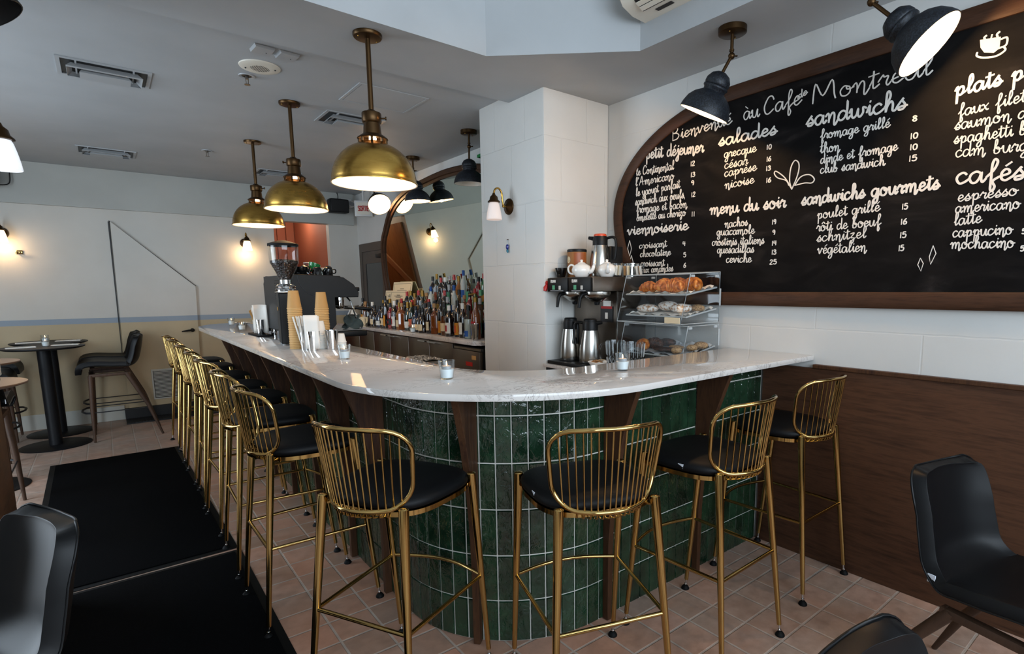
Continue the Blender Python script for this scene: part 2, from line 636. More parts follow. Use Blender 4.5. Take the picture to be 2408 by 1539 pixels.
# back wall with the opening of the passage between X 1.76 and 2.44
bw = G().box(-2.4, 1.755, YB, YB + .12, 0, ZR).box(2.44, XW, YB, YB + .12, 0, ZR).box(1.755, 2.44, YB, YB + .12, 2.335, ZR)
struct(bw.build('wall_back', 'wall_back', smooth=0))
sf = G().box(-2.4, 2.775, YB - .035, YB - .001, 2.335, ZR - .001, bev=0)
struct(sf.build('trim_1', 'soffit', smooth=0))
struct(G().box(1.5, 3.0, 9.6, 9.7, 0, ZR).build('wall_passage', 'orange', smooth=0))
pl = G()
for i in range(13):
    pl.box(1.40 + i * .13, 1.519 + i * .13, 9.565, 9.599, .02, 2.7, bev=.004, seg=1)
struct(pl.build('trim_2', 'orange', smooth=0))
struct(G().box(2.44, 2.5, YB + .125, 9.56, 0, ZR).build('wall_passage_right', 'orange', smooth=0))
struct(G().box(1.69, 1.754, YB + .125, 9.56, 0, ZR).build('wall_passage_left', 'wall', smooth=0))
# left wall, front wall (both outside the picture)
struct(G().box(-2.5, -2.4, -2.5, 10.2, 0, 4.0).build('wall_left', 'wall', smooth=0))
struct(G().box(-2.5, 2.95, -2.6, -2.5, 0, 4.0).build('wall_front', 'wall', smooth=0))
# the block column
colm = G().box(2.25, XW - .001, 2.868, 3.64, 0, ZR + .05, bev=.012)
o = struct(colm.build('wall_column', 'column_yz', smooth=35))
o.data.materials.append(M['column_xz'])
for p in o.data.polygons:
    if abs(p.normal.y) > .8:
        p.material_index = 1
# pillar at the far left, clad in dark wood below
struct(G().box(-.75, -.382, 3.0, 3.4, 1.09, ZF).build('wall_pillar', 'wall', smooth=0))
pp = thing('wooden_pillar_cladding', 'dark brown wooden pillar cladding at the far left edge', 'pillar', (-.555, 3.2, 0))
G().box(-.205, .155, -.21, .21, .004, 1.06, bev=.004).build('panel', 'wainscot', pp)
G().box(-.215, .165, -.22, .22, 1.061, 1.088, bev=.004).build('cap', 'rib', pp)
# wainscot on the right wall
struct(G().box(2.808, XW - .001, -2.5, 1.610, .002, 1.032).build('trim_3', 'wainscot', smooth=0))
struct(G().box(2.796, XW - .001, -2.5, 1.33, 1.033, 1.053, bev=.003).build('trim_4', 'rib', smooth=0))
# baseboard of the back wall
struct(G().box(-2.39, .06, YB - .016, YB - .001, .001, .165, bev=.004).build('baseboard_back', 'base_white', smooth=0))
struct(G().box(.88, 1.75, YB - .016, YB - .001, .001, .165, bev=.004).build('baseboard_back', 'base_white', smooth=0))

# under-stairs door
dr = thing('door_1', 'wall-coloured door with a slanted top under the stairs', 'door', (0, 0, 0))
dr['kind'] = 'structure'
prof = [(.10, .13), (.813, .13), (.85, 1.50), (.124, 2.205)]
G().prism(prof, YB - .034, YB - .002, 'Y').build('leaf', 'wall_back', dr, smooth=0)
G().tube([(.092, YB - .012, .60), (.112, YB - .012, 2.205)], [.003, .0075], 6).build('seam', 'black', dr)
G().tube([(.112, YB - .01, 2.215), (.857, YB - .01, 1.507)], .003, 6).build('seam', 'black', dr)
gr = G().box(.335, .62, YB - .045, YB - .034, .20, .55, bev=.002)
for i in range(20):
    z = .225 + i * .0158
    gr.box(.355, .60, YB - .053, YB - .047, z, z + .0085)
go = gr.build('vent_grille', 'base_white', dr, smooth=0)
G().box(.35, .605, YB - .0465, YB - .0448, .215, .535).build('vent_shadow_gap', 'ink', go, smooth=0)
h = G().lathe([(0, 0), (.022, 0), (.022, .012), (.012, .02), (0, .02)], 16, mat=Matrix.Translation((.775, YB - .034, .985)) @ Matrix.Rotation(R(90), 4, 'X'))
h.tube([(.775, YB - .05, .985), (.77, YB - .075, .986), (.74, YB - .082, .985), (.665, YB - .08, .975)], [.009, .010, .012, .007], 8)
h.build('door_handle', 'black_plastic', dr)
th = G().box(.06, .90, YB - .06, YB - .001, .001, .128)
struct(th.build('trim_5', 'black', smooth=0))
mt = G().box(.06, 1.2, YB - .34, YB - .07, .001, .012)
for i in range(36):
    mt.box(.075 + i * .031, .09 + i * .031, YB - .33, YB - .08, .012, .016)
tag(mt.build('floor_grate', 'charcoal', smooth=0), 'dark metal floor grate in front of the slanted door', 'grate')

# door in the wall beside the tall mirror
d2 = thing('door_2', 'dark brown framed glass door beside the tall wall mirror', 'door', (0, 0, 0))
d2['kind'] = 'structure'
fr = G()
fr.box(XW - .03, XW - .001, 7.66, 7.75, .002, 2.07).box(XW - .03, XW - .001, 6.80, 6.89, .002, 2.07).box(XW - .03, XW - .001, 6.89, 7.66, 1.96, 2.07)
fr.build('frame', 'door_brown', d2, smooth=0)
lf = G().box(XW - .022, XW - .004, 7.56, 7.655, .01, 1.955).box(XW - .022, XW - .004, 6.895, 6.99, .01, 1.955)
lf.box(XW - .022, XW - .004, 6.99, 7.56, 1.80, 1.955).box(XW - .022, XW - .004, 6.99, 7.56, .01, .2)
lf.build('leaf', 'door_brown', d2, smooth=0)
G().box(XW - .014, XW - .008, 6.99, 7.56, .2, 1.8).build('pane', 'black_gloss', d2, smooth=0)
G().box(XW - .06, XW - .022, 6.92, 7.1, 1.86, 1.91, bev=.006).build('door_closer', 'black_plastic', d2)

# plank gate lying on the left side of the passage (seen in the mirror)
gt = thing('plank_gate', 'brown plywood gate with a diagonal batten beside the orange passage', 'gate', (1.757, 0, 0))
G().box(.001, .03, 7.99, 9.5, .02, 2.25).build('panel', 'plank_brown', gt, smooth=0)
bt = G().prism([(8.02, 1.22), (8.02, 1.34), (9.45, 2.25), (9.45, 2.13)], .031, .055, 'X')
bt.build('batten', 'batten', gt, smooth=0)

# ---------------------------------------------------------------- the bar
BX, BY, BR = .944, 1.616, .585            # faces of the tiled front and radius of its corner
BCX, BCY = BX + BR, BY + BR
PITCH_T = .0656
def bar_path(off):
    """plan line of the bar front from the right wall, round the corner, to the far end; off = distance outside the tiles"""
    r = BR + off
    pts = [(XW - .02, BY - off), (BCX, BY - off)]
    pts += arc(BCX, BCY, r, -90, -180, 24)[1:]
    pts += [(BX - off, 5.72)]
    return pts
bar = thing('bar_counter', 'long curved bar front faced in glossy dark green tiles', 'bar counter', (0, 0, 0))
core = G()
outer = bar_path(-.004)
inner = [(1.12, 5.72), (1.12, 2.45)] + arc(1.52, 2.0, .22, 180, 270, 6) + [(XW - .02, 1.78)]
core.prism(outer + inner, .001, 1.071)
core.build('core', 'grout', bar, smooth=0)
# tiles one after another along the path
def at_path(s):
    L1 = XW - .03 - BCX
    L2 = BR * PI / 2
    if s < L1:
        return Vector((XW - .03 - s, BY, 0)), Vector((0, -1, 0)), Vector((-1, 0, 0))
    if s < L1 + L2:
        a = -PI / 2 - (s - L1) / BR
        n = Vector((math.cos(a), math.sin(a), 0))
        return Vector((BCX, BCY, 0)) + n * BR, n, Vector((n.y, -n.x, 0))
    return Vector((BX, BCY + s - L1 - L2, 0)), Vector((-1, 0, 0)), Vector((0, 1, 0))
total = XW - .03 - BCX + BR * PI / 2 + 5.715 - BCY
tl = G()
zs = [.002, .181, .377, .572, .765, .958, 1.07]
s0 = 0
while s0 + PITCH_T < total:
    p, nrm, tan = at_path(s0 + PITCH_T / 2)
    for a, b in zip(zs, zs[1:]):
        hw, g = PITCH_T / 2 - .0024, .0024
        z0, z1 = a + g, b - g
        tx, tz = rnd.uniform(-.006, .006), rnd.uniform(-.004, .004)
        def V(u, z, d):
            return p + tan * u + nrm * d + Vector((0, 0, z))
        ch = .003
        back = [V(-hw, z0, -.002), V(hw, z0, -.002), V(hw, z1, -.002), V(-hw, z1, -.002)]
        fr = [V(u, z, .0035 + u * tx * 3 + (z - (z0 + z1) / 2) * tz) for u, z in ((-hw + ch, z0 + ch), (hw - ch, z0 + ch), (hw - ch, z1 - ch), (-hw + ch, z1 - ch))]
        vb = [tl.b.verts.new(q) for q in back]
        vf = [tl.b.verts.new(q) for q in fr]
        tl.b.faces.new(vf)
        for i in range(4):
            j = (i + 1) % 4
            tl.b.faces.new((vb[i], vb[j], vf[j], vf[i]))
    s0 += PITCH_T
tl.build('tile_facing', 'tile', bar, smooth=0)
# wooden ribs carrying the overhang
def rib_mesh():
    g = G()
    poly = [(0, .004), (.032, .004), (.034, .35), (.046, .52), (.075, .70), (.118, .87), (.165, 1.0), (.195, 1.0705), (0, 1.0705)]
    g.prism(poly, -.014, .014, 'Y')
    return g
ribs = [(1.585, BY, -90), (2.22, BY, -90)]
ribs += [(BCX + BR * math.cos(R(-141)), BCY + BR * math.sin(R(-141)), -141)]
ribs += [(BX, y, 180) for y in (2.43, 2.9, 3.5, 4.1, 4.65, 5.2, 5.68)]
rb0 = rib_mesh().build('rib', 'rib', bar, smooth=0, bevel=.002)
for i, (x, y, a) in enumerate(ribs):
    r_ = rb0 if i == 0 else dup(rb0, bar)
    nx, ny = math.cos(R(a)), math.sin(R(a))
    r_.location = (x + nx * .003, y + ny * .003, 0)
    r_.rotation_euler = (0, 0, R(a))
G().box(1.0, 1.12, 5.721, 5.735, .001, 1.071).build('end_panel', 'rib', bar, smooth=0)
# coat hooks under the top
hk = G().box(-.012, .012, -.03, .0, -.035, 0, bev=.004).tube([(0, -.02, -.03), (0, -.03, -.055), (0, -.05, -.055), (0, -.055, -.035)], .006, 8)
h0 = hk.build('coat_hook', 'black_plastic', bar, loc=(2.14, BY - .01, 1.0705))
h1 = dup(h0, bar)
h1.location = (BCX + (BR + .02) * math.cos(R(-168)), BCY + (BR + .02) * math.sin(R(-168)), 1.0705)
h1.rotation_euler = (0, 0, R(-78))

# worktop, one slab round the corner
OV = .278
top_out = [(XW - .002, BY - OV), (BCX, BY - OV)] + arc(BCX, BCY, BR + OV, -90, -180, 40)[1:]
top_out += [(.666, 6.2), (.69, 6.45), (.745, 6.63), (.83, 6.79), (.93, 6.89), (1.04, 6.94), (1.14, 6.94), (1.19, 6.9)]
top_in = [(1.19, 2.30)] + arc(1.62, 2.265, .43, 180, 270, 14) + [(XW - .002, 1.838)]
wt = G().prism(top_out + top_in, 1.0725, 1.0975)
tag(wt.build('bar_worktop', 'quartz', smooth=35, bevel=.002), 'pale veined quartz bar top running round the curved bar', 'worktop')

# ---------------------------------------------------------------- gold wire bar stools
def make_stool():
    st = thing('bar_stool', '', 'bar stool')
    # seat: D-shaped pad, facing +Y
    def dshape(k, n=48):
        pts = []
        for i in range(n):
            a = 2 * PI * i / n
            c, s_ = math.cos(a), math.sin(a)
            e = .62
            x = .212 * math.copysign(abs(c) ** e, c)
            y = .205 * math.copysign(abs(s_) ** e, s_)
            x *= 1 + .06 * (y / .2)
            pts.append((x * k, y * k))
        return pts
    rows = []
    for k, z in ((.2, .8035), (.6, .803), (.85, .799), (.95, .792), (.99, .782), (1, .772), (.985, .762), (.94, .757), (.6, .756)):
        rows.append([(x, y * .96 + .02, z) for x, y in dshape(k)])
    g = G().loft(rows, True)
    g.b.faces.new([g.b.verts.new((x, y * .96 + .02, .8035)) for x, y in dshape(.2)])
    g.b.faces.new([g.b.verts.new((x, y * .96 + .02, .756)) for x, y in dshape(.6)])
    bmesh.ops.remove_doubles(g.b, verts=g.b.verts[:], dist=.0005)
    seat = g.build('seat', 'seat_vinyl', st, 60)
    t_ = G().box(-.002, .002, -.012, .012, -.006, .010)
    t_.build('care_tag', 'tag', seat, smooth=0, loc=(-.205, -.02, .775))
    # flat gold ring under the pad
    ring = G()
    a_ = [(x, y * .96 + .02) for x, y in dshape(.985)]
    b_ = [(x, y * .96 + .02) for x, y in dshape(.86)]
    ring.loft([[(x, y, .7545) for x, y in a_], [(x, y, .738) for x, y in a_], [(x, y, .738) for x, y in b_], [(x, y, .7545) for x, y in b_], [(x, y, .7545) for x, y in a_]], True)
    ring.build('seat_ring', 'gold', st, 50)
    legs = [((-.168, -.165, .772), (-.214, -.238)), ((.168, -.165, .772), (.214, -.238)), ((-.205, .165, .79), (-.214, .245)), ((.205, .165, .79), (.214, .245))]
    for (x, y, z), (fx, fy) in legs:
        d = Vector((fx - x, fy - y, -z))
        top = Vector((x, y, z))
        end = top + d * .935
        g = G().tube([top, top + d * .02, end], [.0165, .0165, .0095], 16)
        g.ball(top, .0162, (1, 1, .35), 16, 8)
        if y < 0:
            g.tube([top + d * .035, Vector((x * .8, y * .7, .745))], .008, 8)
        else:
            g.tube([top + d * .05, Vector((x * .86, y * .93, .746))], .008, 8)
        leg = g.build('leg', 'gold', st, 50)
        G().tube([end, top + d * .972], .0042, 8).lathe([(0, 0), (.007, 0), (.007, .004), (0, .004)], 10, at=top + d * .968).build('foot_rod', 'chrome', leg, 50)
        G().lathe([(0, 0), (.019, 0), (.0195, .004), (.015, .012), (.009, .019), (0, .021)], 14, at=(fx, fy, .0005)).build('rubber_foot', 'rubber', leg, 50)
    def on_leg(i, z):
        (x, y, zt), (fx, fy) = legs[i]
        k = (zt - z) / zt
        return Vector((x + (fx - x) * k, y + (fy - y) * k, z))
    zb = .375
    for i, j in ((0, 1), (0, 2), (1, 3)):
        G().tube([on_leg(i, zb), on_leg(j, zb)], .0075, 10).build('footrest', 'gold', st, 50)
    a, b = on_leg(2, zb), on_leg(3, zb)
    G().tube([a + (b - a) * k + Vector((0, .05 * math.sin(PI * k), 0)) for k in [i / 10 for i in range(11)]], .0075, 10).build('footrest', 'gold', st, 50)
    # back: curved loop with straight wires
    def bk(u, h):
        """u -1..1 across, h 0 bottom .. 1 top on the curved, tilted back"""
        half = .170 + .034 * h
        x = half * u
        y = -.218 - .034 * h + .098 * u * u
        z = .752 + .284 * h
        return Vector((x, y, z))
    loop = []
    def seg(p, q, n):
        for i in range(n):
            k = i / n
            loop.append(bk(p[0] + (q[0] - p[0]) * k, p[1] + (q[1] - p[1]) * k))
    def corner(cu, ch, ru, rh, a0, a1, n=7):
        for i in range(n):
            a = R(a0 + (a1 - a0) * i / n)
            loop.append(bk(cu + ru * math.cos(a), ch + rh * math.sin(a)))
    corner(.64, .70, .36, .28, 0, 90)
    seg((.64, .98), (.3, 1.0), 4)
    seg((.3, 1.0), (-.3, 1.0), 8)
    seg((-.3, 1.0), (-.64, .98), 4)
    corner(-.64, .70, .36, .28, 90, 180)
    seg((-1, .70), (-1, .34), 5)
    corner(-.62, .34, .38, .30, 180, 270)
    seg((-.62, .04), (.62, .04), 14)
    corner(.62, .34, .38, .30, 270, 360)
    seg((1, .34), (1, .70), 5)
    back = G().tube(loop, .0078, 10, closed=True).build('backrest', 'gold', st, 60)
    nw = 17
    for i in range(nw):
        u = -.86 + 1.72 * i / (nw - 1)
        hb = .04 if abs(u) < .62 else .34 - .30 * math.sqrt(max(0, 1 - ((abs(u) - .62) / .38) ** 2))
        ht = (1.0 if abs(u) < .3 else 1.0 - .02 * (abs(u) - .3) / .34) if abs(u) < .64 else .70 + .28 * math.sqrt(max(0, 1 - ((abs(u) - .64) / .36) ** 2))
        pts = [bk(u, ht), bk(u, hb)]
        if abs(u) < .74:
            p = bk(u, hb)
            pts += [p + Vector((0, .004, -.02)), Vector((p.x * .97, p.y + .03, .733)), Vector((p.x * .95, p.y + .065, .739))]
        G().tube(pts, .0030, 6).build('wire', 'gold', back, 60)
    return st

stool = make_stool()
left_y = [2.63, 3.24, 3.87, 4.40, 5.0, 5.68, 6.24]
spots = [((.632, y), -90 + a) for y, a in zip(left_y, (1, -1, 2, -2, 1, -1, 2))]
GRP = 'gold wire bar stools around the bar'
labels = ['gold wire bar stool at the long side of the bar, next to the curved corner']
labels += ['gold wire bar stool at the long side of the bar, %s from the curved corner' % ORD[i] for i in range(1, 6)]
labels += ['gold wire bar stool at the long side of the bar, farthest from the curved corner']
spots += [((.725, 1.782), -62.8), ((1.235, 1.342), -20), ((1.84, 1.282), 1), ((2.565, 1.335), 0)]
labels += ['gold wire bar stool at the left of the bar\'s curved corner, turned three-quarters away',
           'gold wire bar stool in front of the bar\'s curved corner, seen square from behind',
           'gold wire bar stool at the short side of the bar, middle of its three',
           'gold wire bar stool beside the stained wood wall panel']
for i, ((x, y), a) in enumerate(spots):
    if i == 0:
        stool.location = (x, y, 0)
        stool.rotation_euler = (0, 0, R(a))
        tag(stool, labels[0], 'bar stool', GRP)
    else:
        dup(stool, None, loc=(x, y, 0), rz=R(a), label=labels[i], group=GRP)

# ---------------------------------------------------------------- black upholstered bar chairs
def make_chair(name='bar_chair', cat='bar chair', drop=0, tall=1):
    st = thing(name, '', cat)
    # shell: profile in the Y-Z plane, faces +Y; rows run across
    prof = [(.238, .668), (.237, .692), (.218, .716), (.13, .724), (.0, .712), (-.10, .708), (-.165, .722), (-.208, .768), (-.232, .84), (-.250, .92), (-.262, .985), (-.264, 1.008)]
    prof = [(y * (1 + .12 * (tall > 1) * (z > .75)), .71 + (z - .71) * tall) for y, z in prof]
    prof = [(y, z - drop) for y, z in smooth_line(prof, 4)]
    W = .22
    rows = []
    n = len(prof)
    for i, (y, z) in enumerate(prof):
        k = i / (n - 1)
        w = W * (1 - .13 * max(0, (k - .55) / .45))
        if k > .84:
            w *= math.sqrt(max(.05, 1 - ((k - .84) / .17) ** 2 * .55))
        if k < .14:
            w *= .90 + .7 * k
        bk_ = min(1, max(0, (k - .42) / .2)) * (1 - .6 * max(0, (k - .8) / .2))
        r = []
        for j in range(15):
            u = -1 + 2 * j / 14
            c_ = abs(u) ** 2.6
            r.append((w * u, y + .062 * c_ * bk_, z + .022 * c_ * (1 - bk_) * min(1, k * 5)))
        rows.append(r)
    sh = G().loft(rows).build('seat_shell', 'leather', st, 60)
    md = sh.modifiers.new('thickness', 'SOLIDIFY')
    md.thickness = .044
    md.offset = -1
    md = sh.modifiers.new('round', 'BEVEL')
    md.width = .012
    md.segments = 3
    md.limit_method = 'ANGLE'
    edge = [r[0] for r in rows[2:]] + [p for p in rows[-1][1:]] + [r[-1] for r in rows[2:-1]][::-1]
    G().tube([(x * 1.0, y, z + .001) for x, y, z in edge], .0035, 6).build('piping', 'leather', sh, 60)
    G().box(-.004, .0, -.012, .012, 0, .028).build('care_tag', 'tag', sh, smooth=0, loc=(.214, -.145, .745 - drop))
    # frame: two side bows, legs taper
    zt, zf = .648 - drop, .29
    for sx in (-1, 1):
        G().box(-.016, .016, -.13, .185, zt - .015, zt + .014, bev=.003).build('rail', 'leg_brown', st, loc=(sx * .165, 0, 0))
        G().tube([(sx * .165, .175, zt), (sx * .185, .19, zt * .5), (sx * .195, .20, .002)], [.021, .018, .010], 8).build('leg', 'leg_brown', st, 50)
        G().tube([(sx * .165, -.10, zt + .005), (sx * .185, -.24, zt * .5), (sx * .20, -.335, .002)], [.022, .018, .010], 8).build('leg', 'leg_brown', st, 50)
        if not drop:
            G().tube([(sx * .188, .19, zf), (sx * .19, -.26, zf)], .005, 8).build('footrest', 'charcoal', st, 50)
    G().box(-.165, .165, .155, .185, zt - .015, zt + .01).build('rail', 'leg_brown', st, smooth=0)
    if not drop:
        G().tube([(-.19, .19, .29), (-.16, .24, .29), (-.06, .27, .29), (.06, .27, .29), (.16, .24, .29), (.19, .19, .29)], .009, 8).build('footrest', 'charcoal', st, 50)
        G().tube([(-.188, -.262, .30), (.188, -.262, .30)], .006, 8).build('footrest', 'charcoal', st, 50)
    return st
chair = make_chair()
CG = 'black upholstered bar chairs'
chairs = [((.0, 7.0), 90, 'black bar chair right of the two round tables, nearer of the pair'),
          ((.0, 7.56), 90, 'black bar chair right of the two round tables, farther of the pair'),
          ((-.95, 6.62), -90, 'black bar chair left of the front black round table by the back wall'),
          ((-.98, 7.50), -90, 'black bar chair left of the rear black round table by the back wall'),
          ((-.76, 5.02), 0, 'black bar chair between the two brown round tables at the left edge')]
for i, ((x, y), a, lb) in enumerate(chairs):
    if i == 0:
        chair.location = (x, y, 0)
        chair.rotation_euler = (0, 0, R(a))
        tag(chair, lb, 'bar chair', CG)
    else:
        dup(chair, None, loc=(x, y, 0), rz=R(a), label=lb, group=CG)

low = make_chair('side_chair', 'chair', .26, 1.25)
LG = 'low black shell chairs in the foreground'
for i, ((x, y), a, lb) in enumerate((((-.42, 1.93), 113, 'black leather chair in the lower left foreground, its back lit blue'),
                                     ((2.18, .33), 166, 'black leather chair in the lower right foreground before the wood panel'),
                                     ((.93, .085), 178, 'black chair at the bottom edge, only the top of its back in view'))):
    if i == 0:
        low.location = (x, y, 0)
        low.rotation_euler = (0, 0, R(a))
        tag(low, lb, 'chair', LG)
    else:
        dup(low, None, loc=(x, y, 0), rz=R(a), label=lb, group=LG)

# ---------------------------------------------------------------- round tables
def make_table(topmat):
    t_ = thing('round_table', '', 'table')
    G().lathe([(0, .925), (.27, .925), (.298, .935), (.300, .94), (.298, .945), (0, .945)], 56).build('tabletop', topmat, t_, 40)
    G().lathe([(.05, .012), (.05, .925)], 28).build('pedestal', 'table_black', t_, 40)
    G().lathe([(0, .001), (.265, .001), (.266, .006), (.26, .010), (.05, .013), (0, .013)], 56).build('base_plate', 'table_black', t_, 40)
    return t_
ta = make_table('table_black')
ta.location = (-.485, 6.945, 0)
tag(ta, 'black round bar table with a candle, nearer of the two by the back wall', 'table', 'round bar tables')
dup(ta, None, loc=(-.475, 7.553, 0), rz=0, label='black round bar table nearest the back wall', group='round bar tables')
tc = make_table('brown_laminate')
tc.location = (-.83, 5.70, 0)
tag(tc, 'brown-topped round table behind the nearest one at the left edge', 'table', 'round bar tables')
dup(tc, None, loc=(-.685, 4.36, 0), rz=0, label='brown-topped round table nearest to the camera at the left edge', group='round bar tables')
# folded napkins with cutlery on the black tables
def setting(x, y, a, lb):
    k = thing('table_setting', lb, 'napkin', (x, y, .9455), a, 'napkins with cutlery on the black tables')
    G().box(-.10, .10, -.045, .045, 0, .006, bev=.002).build('napkin', 'paper', k, smooth=0)
    g = G().tube([(-.09, -.015, .009), (.08, -.012, .009)], .003, 6, flat=.5).box(.06, .10, -.022, -.006, .0062, .0085)
    g.build('fork', 'steel', k, 50)
    G().tube([(-.09, .015, .009), (.10, .02, .009)], .004, 6, flat=.4).build('knife', 'steel', k, 50)
setting(-.63, 6.90, .15, 'white napkin with cutlery on the left of the nearer black table')
setting(-.33, 7.0, -.1, 'white napkin with cutlery on the right of the nearer black table')
setting(-.62, 7.50, .1, 'white napkin with cutlery on the left of the rear black table')
setting(-.33, 7.58, -.1, 'white napkin with cutlery on the right of the rear black table')

# ---------------------------------------------------------------- mats
def mat(x0, x1, y0, y1, lb, rz=0):
    cx, cy = (x0 + x1) / 2, (y0 + y1) / 2
    k = thing('floor_mat', lb, 'mat', (cx, cy, 0), rz, 'black carpet mats')
    a, b = (x1 - x0) / 2, (y1 - y0) / 2
    G().box(-a, a, -b, b, .0008, .005, bev=.002).build('rubber_border', 'rubber', k)
    G().box(-a + .035, a - .035, -b + .035, b - .035, .0052, .011, bev=.002).build('carpet', 'carpet', k)
mat(-.46, .43, 3.42, 6.12, 'black carpet mat along the row of stools, the farther of two', R(1.0))
mat(-.70, .462, 1.2, 3.40, 'black carpet mat in the lower left foreground, the nearer of two', R(0))

# ---------------------------------------------------------------- brass pendants over the bar
def make_pendant(zc, zrim):
    """origin at the rim centre height 0; zc = ceiling height above rim"""
    p = thing('pendant_lamp', '', 'pendant lamp')
    H = zc
    G().lathe([(0, H - .022), (.012, H - .022), (.066, H - .018), (.07, H - .012), (.07, H - .0005), (0, H - .0005)], 32).build('canopy', 'bronze', p, 40)
    sc = G()
    for a in (0.6, 3.7):
        sc.ball((.05 * math.cos(a), .05 * math.sin(a), H - .021), .004, n=8, m=6)
    sc.build('screw', 'brass', p)
    G().lathe([(.0, .355), (.0125, .355), (.0125, H - .02), (0, H - .02)], 14).build('stem', 'bronze', p, 40)
    nk = G().lathe([(0, .362), (.018, .362), (.028, .352), (.046, .348), (.048, .343), (.048, .305), (.044, .300), (.040, .297), (.046, .235), (.050, .232), (0, .232)], 32)
    nk.tube([(.045, 0, .325), (.07, 0, .327)], .004, 8).lathe([(0, 0), (.009, 0), (.009, .006), (0, .006)], 10, mat=Matrix.Translation((.066, 0, .327)) @ Matrix.Rotation(R(90), 4, 'Y'))
    nk.build('socket_cap', 'bronze', p, 40)
    G().lathe([(.050, .243), (.074, .226), (.076, .222), (.072, .220), (.05, .231)], 32).build('collar', 'bronze', p, 40)
    po = G()
    for i in range(8):
        a = 2 * PI * i / 8
        c, s_ = math.cos(a), math.sin(a)
        po.tube([(.066 * c, .066 * s_, .222), (.066 * c, .066 * s_, .203)], .006, 6)
    po.build('spacer', 'bronze', p)
    dome = arc(0, 0, .2, 22, 88, 22, .208)
    prof = [(.2135, .0), (.2145, .003), (.2135, .006), (.209, .007), (.2075, .012)] + [(.208 * math.cos(R(a)) ** .93 if a < 89 else 0, .010 + .196 * math.sin(R(a))) for a in range(3, 72, 3)]
    prof += [(.062, .204), (.058, .204)]
    G().lathe(prof, 72).build('shade', 'brass', p, 50)
    lin_ = [(.2125, -.0005), (.2065, .001), (.205, .012)] + [(.2045 * math.cos(R(a)) ** .93, .010 + .190 * math.sin(R(a))) for a in range(3, 72, 3)] + [(.058, .203)]
    G().lathe(lin_, 72).build('shade_lining', 'lamp_white', p, 50)
    G().ball((0, 0, .10), .032, (1, 1, 1.25)).tube([(0, 0, .13), (0, 0, .23)], .018, 12).build('light_bulb', 'bulb', p)
    return p
pend = [((1.128, 2.846), ZF, 1.985, 'large brass dome pendant over the bar, nearest of three'),
        ((1.128, 4.322), ZR, 2.022, 'brass dome pendant over the bar, middle of three'),
        ((1.136, 5.61), ZR, 2.026, 'brass dome pendant over the bar, farthest of three')]
for i, ((x, y), zc, zr, lb) in enumerate(pend):
    p = make_pendant(zc - zr, zr)
    p.location = (x, y, zr)
    p.rotation_euler = (0, 0, (R(-25), R(150), R(-30))[i])
    tag(p, lb, 'pendant lamp', 'brass dome pendants over the bar')
    lamp('pendant_bulb_light', 'POINT', (x, y, zr + .07), 5, WARM, .04)

# ---------------------------------------------------------------- dark iron lamps along the right wall
def make_iron(canopy_z, joint, top, axis, name_label, lit, size=.128):
    """canopy point (x,y,z) given by joint's x,y; arm from joint to the shade top; axis = direction the shade opens"""
    jx, jy, jz = joint
    p = thing('wall_lamp', name_label, 'lamp', (jx, jy, canopy_z), 0, 'dark iron lamps along the wall')
    J = Vector((0, 0, jz - canopy_z))
    T = Vector(top) - Vector((jx, jy, canopy_z))
    cn = G().lathe([(0, -.030), (.062, -.030), (.068, -.026), (.068, -.0005), (0, -.0005)], 32)
    cn.build('canopy', 'bronze', p, 40)
    sc = G()
    for a in (.3, 3.44):
        sc.ball((.045 * math.cos(a), .045 * math.sin(a), -.031), .004, n=8, m=6)
    sc.build('screw', 'brass', p)
    G().tube([(0, 0, -.02), J], .0085, 10).build('stem', 'bronze', p, 40)
    G().ball(J, .0165).tube([J + Vector((0, 0, .03)), J + Vector((0, 0, .02))], .012, 10).tube([J, J + Vector((.03, -.012, .004))], .004, 6).build('joint', 'bronze', p)
    ax = Vector(axis).normalized()
    G().tube([J, T + ax * .01], .008, 10).build('arm', 'bronze', p, 40)
    q = Vector((0, 0, -1)).rotation_difference(ax).to_matrix().to_4x4()
    mt = Matrix.Translation(T) @ q
    # local shade: opens to -Z, top at 0
    prof = [(0, .004), (.02, .003), (.045, -.010), (.060, -.034), (.062, -.052), (.060, -.058), (.058, -.060), (.0625, -.064), (.0625, -.072), (.056, -.078), (.054, -.088),
            (.066, -.096), (.090, -.112), (.112, -.138), (size - .004, -.170), (size, -.190), (size, -.196), (size - .004, -.196)]
    G().lathe(prof, 48, mat=mt).build('shade', 'iron', p, 50)
    lp = [(size - .003, -.1955), (size - .006, -.186), (.108, -.142), (.086, -.117), (.05, -.098), (0, -.094)]
    G().lathe(lp, 48, mat=mt).build('shade_lining', 'lamp_white', p, 50)
    b = G().ball((0, 0, -.145), .034, (1, 1, 1.1), mat=mt)
    bm_ = G()
    bm_.lathe([(0, -.095), (.018, -.096), (.02, -.115), (.034, -.14), (.034, -.152), (.02, -.172), (0, -.178)], 20, mat=mt)
    bm_.build('light_bulb', 'bulb' if lit else 'white_plastic', p)
    if lit:
        pos = Vector((jx, jy, canopy_z)) + (mt @ Vector((0, 0, -.187)))
        lamp('iron_lamp_light', 'POINT', pos, lit, (1, .6, .27), .02)
    return p
make_iron(ZF, (2.487, 1.672, 2.575), (2.446, 1.695, 2.494), (-.08, .35, -.71), 'dark iron lamp tilted down before the left half of the chalkboard', 9)
make_iron(ZF, (2.48, 1.03, 2.578), (2.485, .955, 2.498), (.1, -.62, -.66), 'dark iron lamp tilted outward at the upper right, with its white inside showing', 8)
make_iron(ZR, (2.463, 4.148, 2.625), (2.46, 4.15, 2.522), (0, .02, -1), 'dark iron lamp hanging beside the block column', 0)
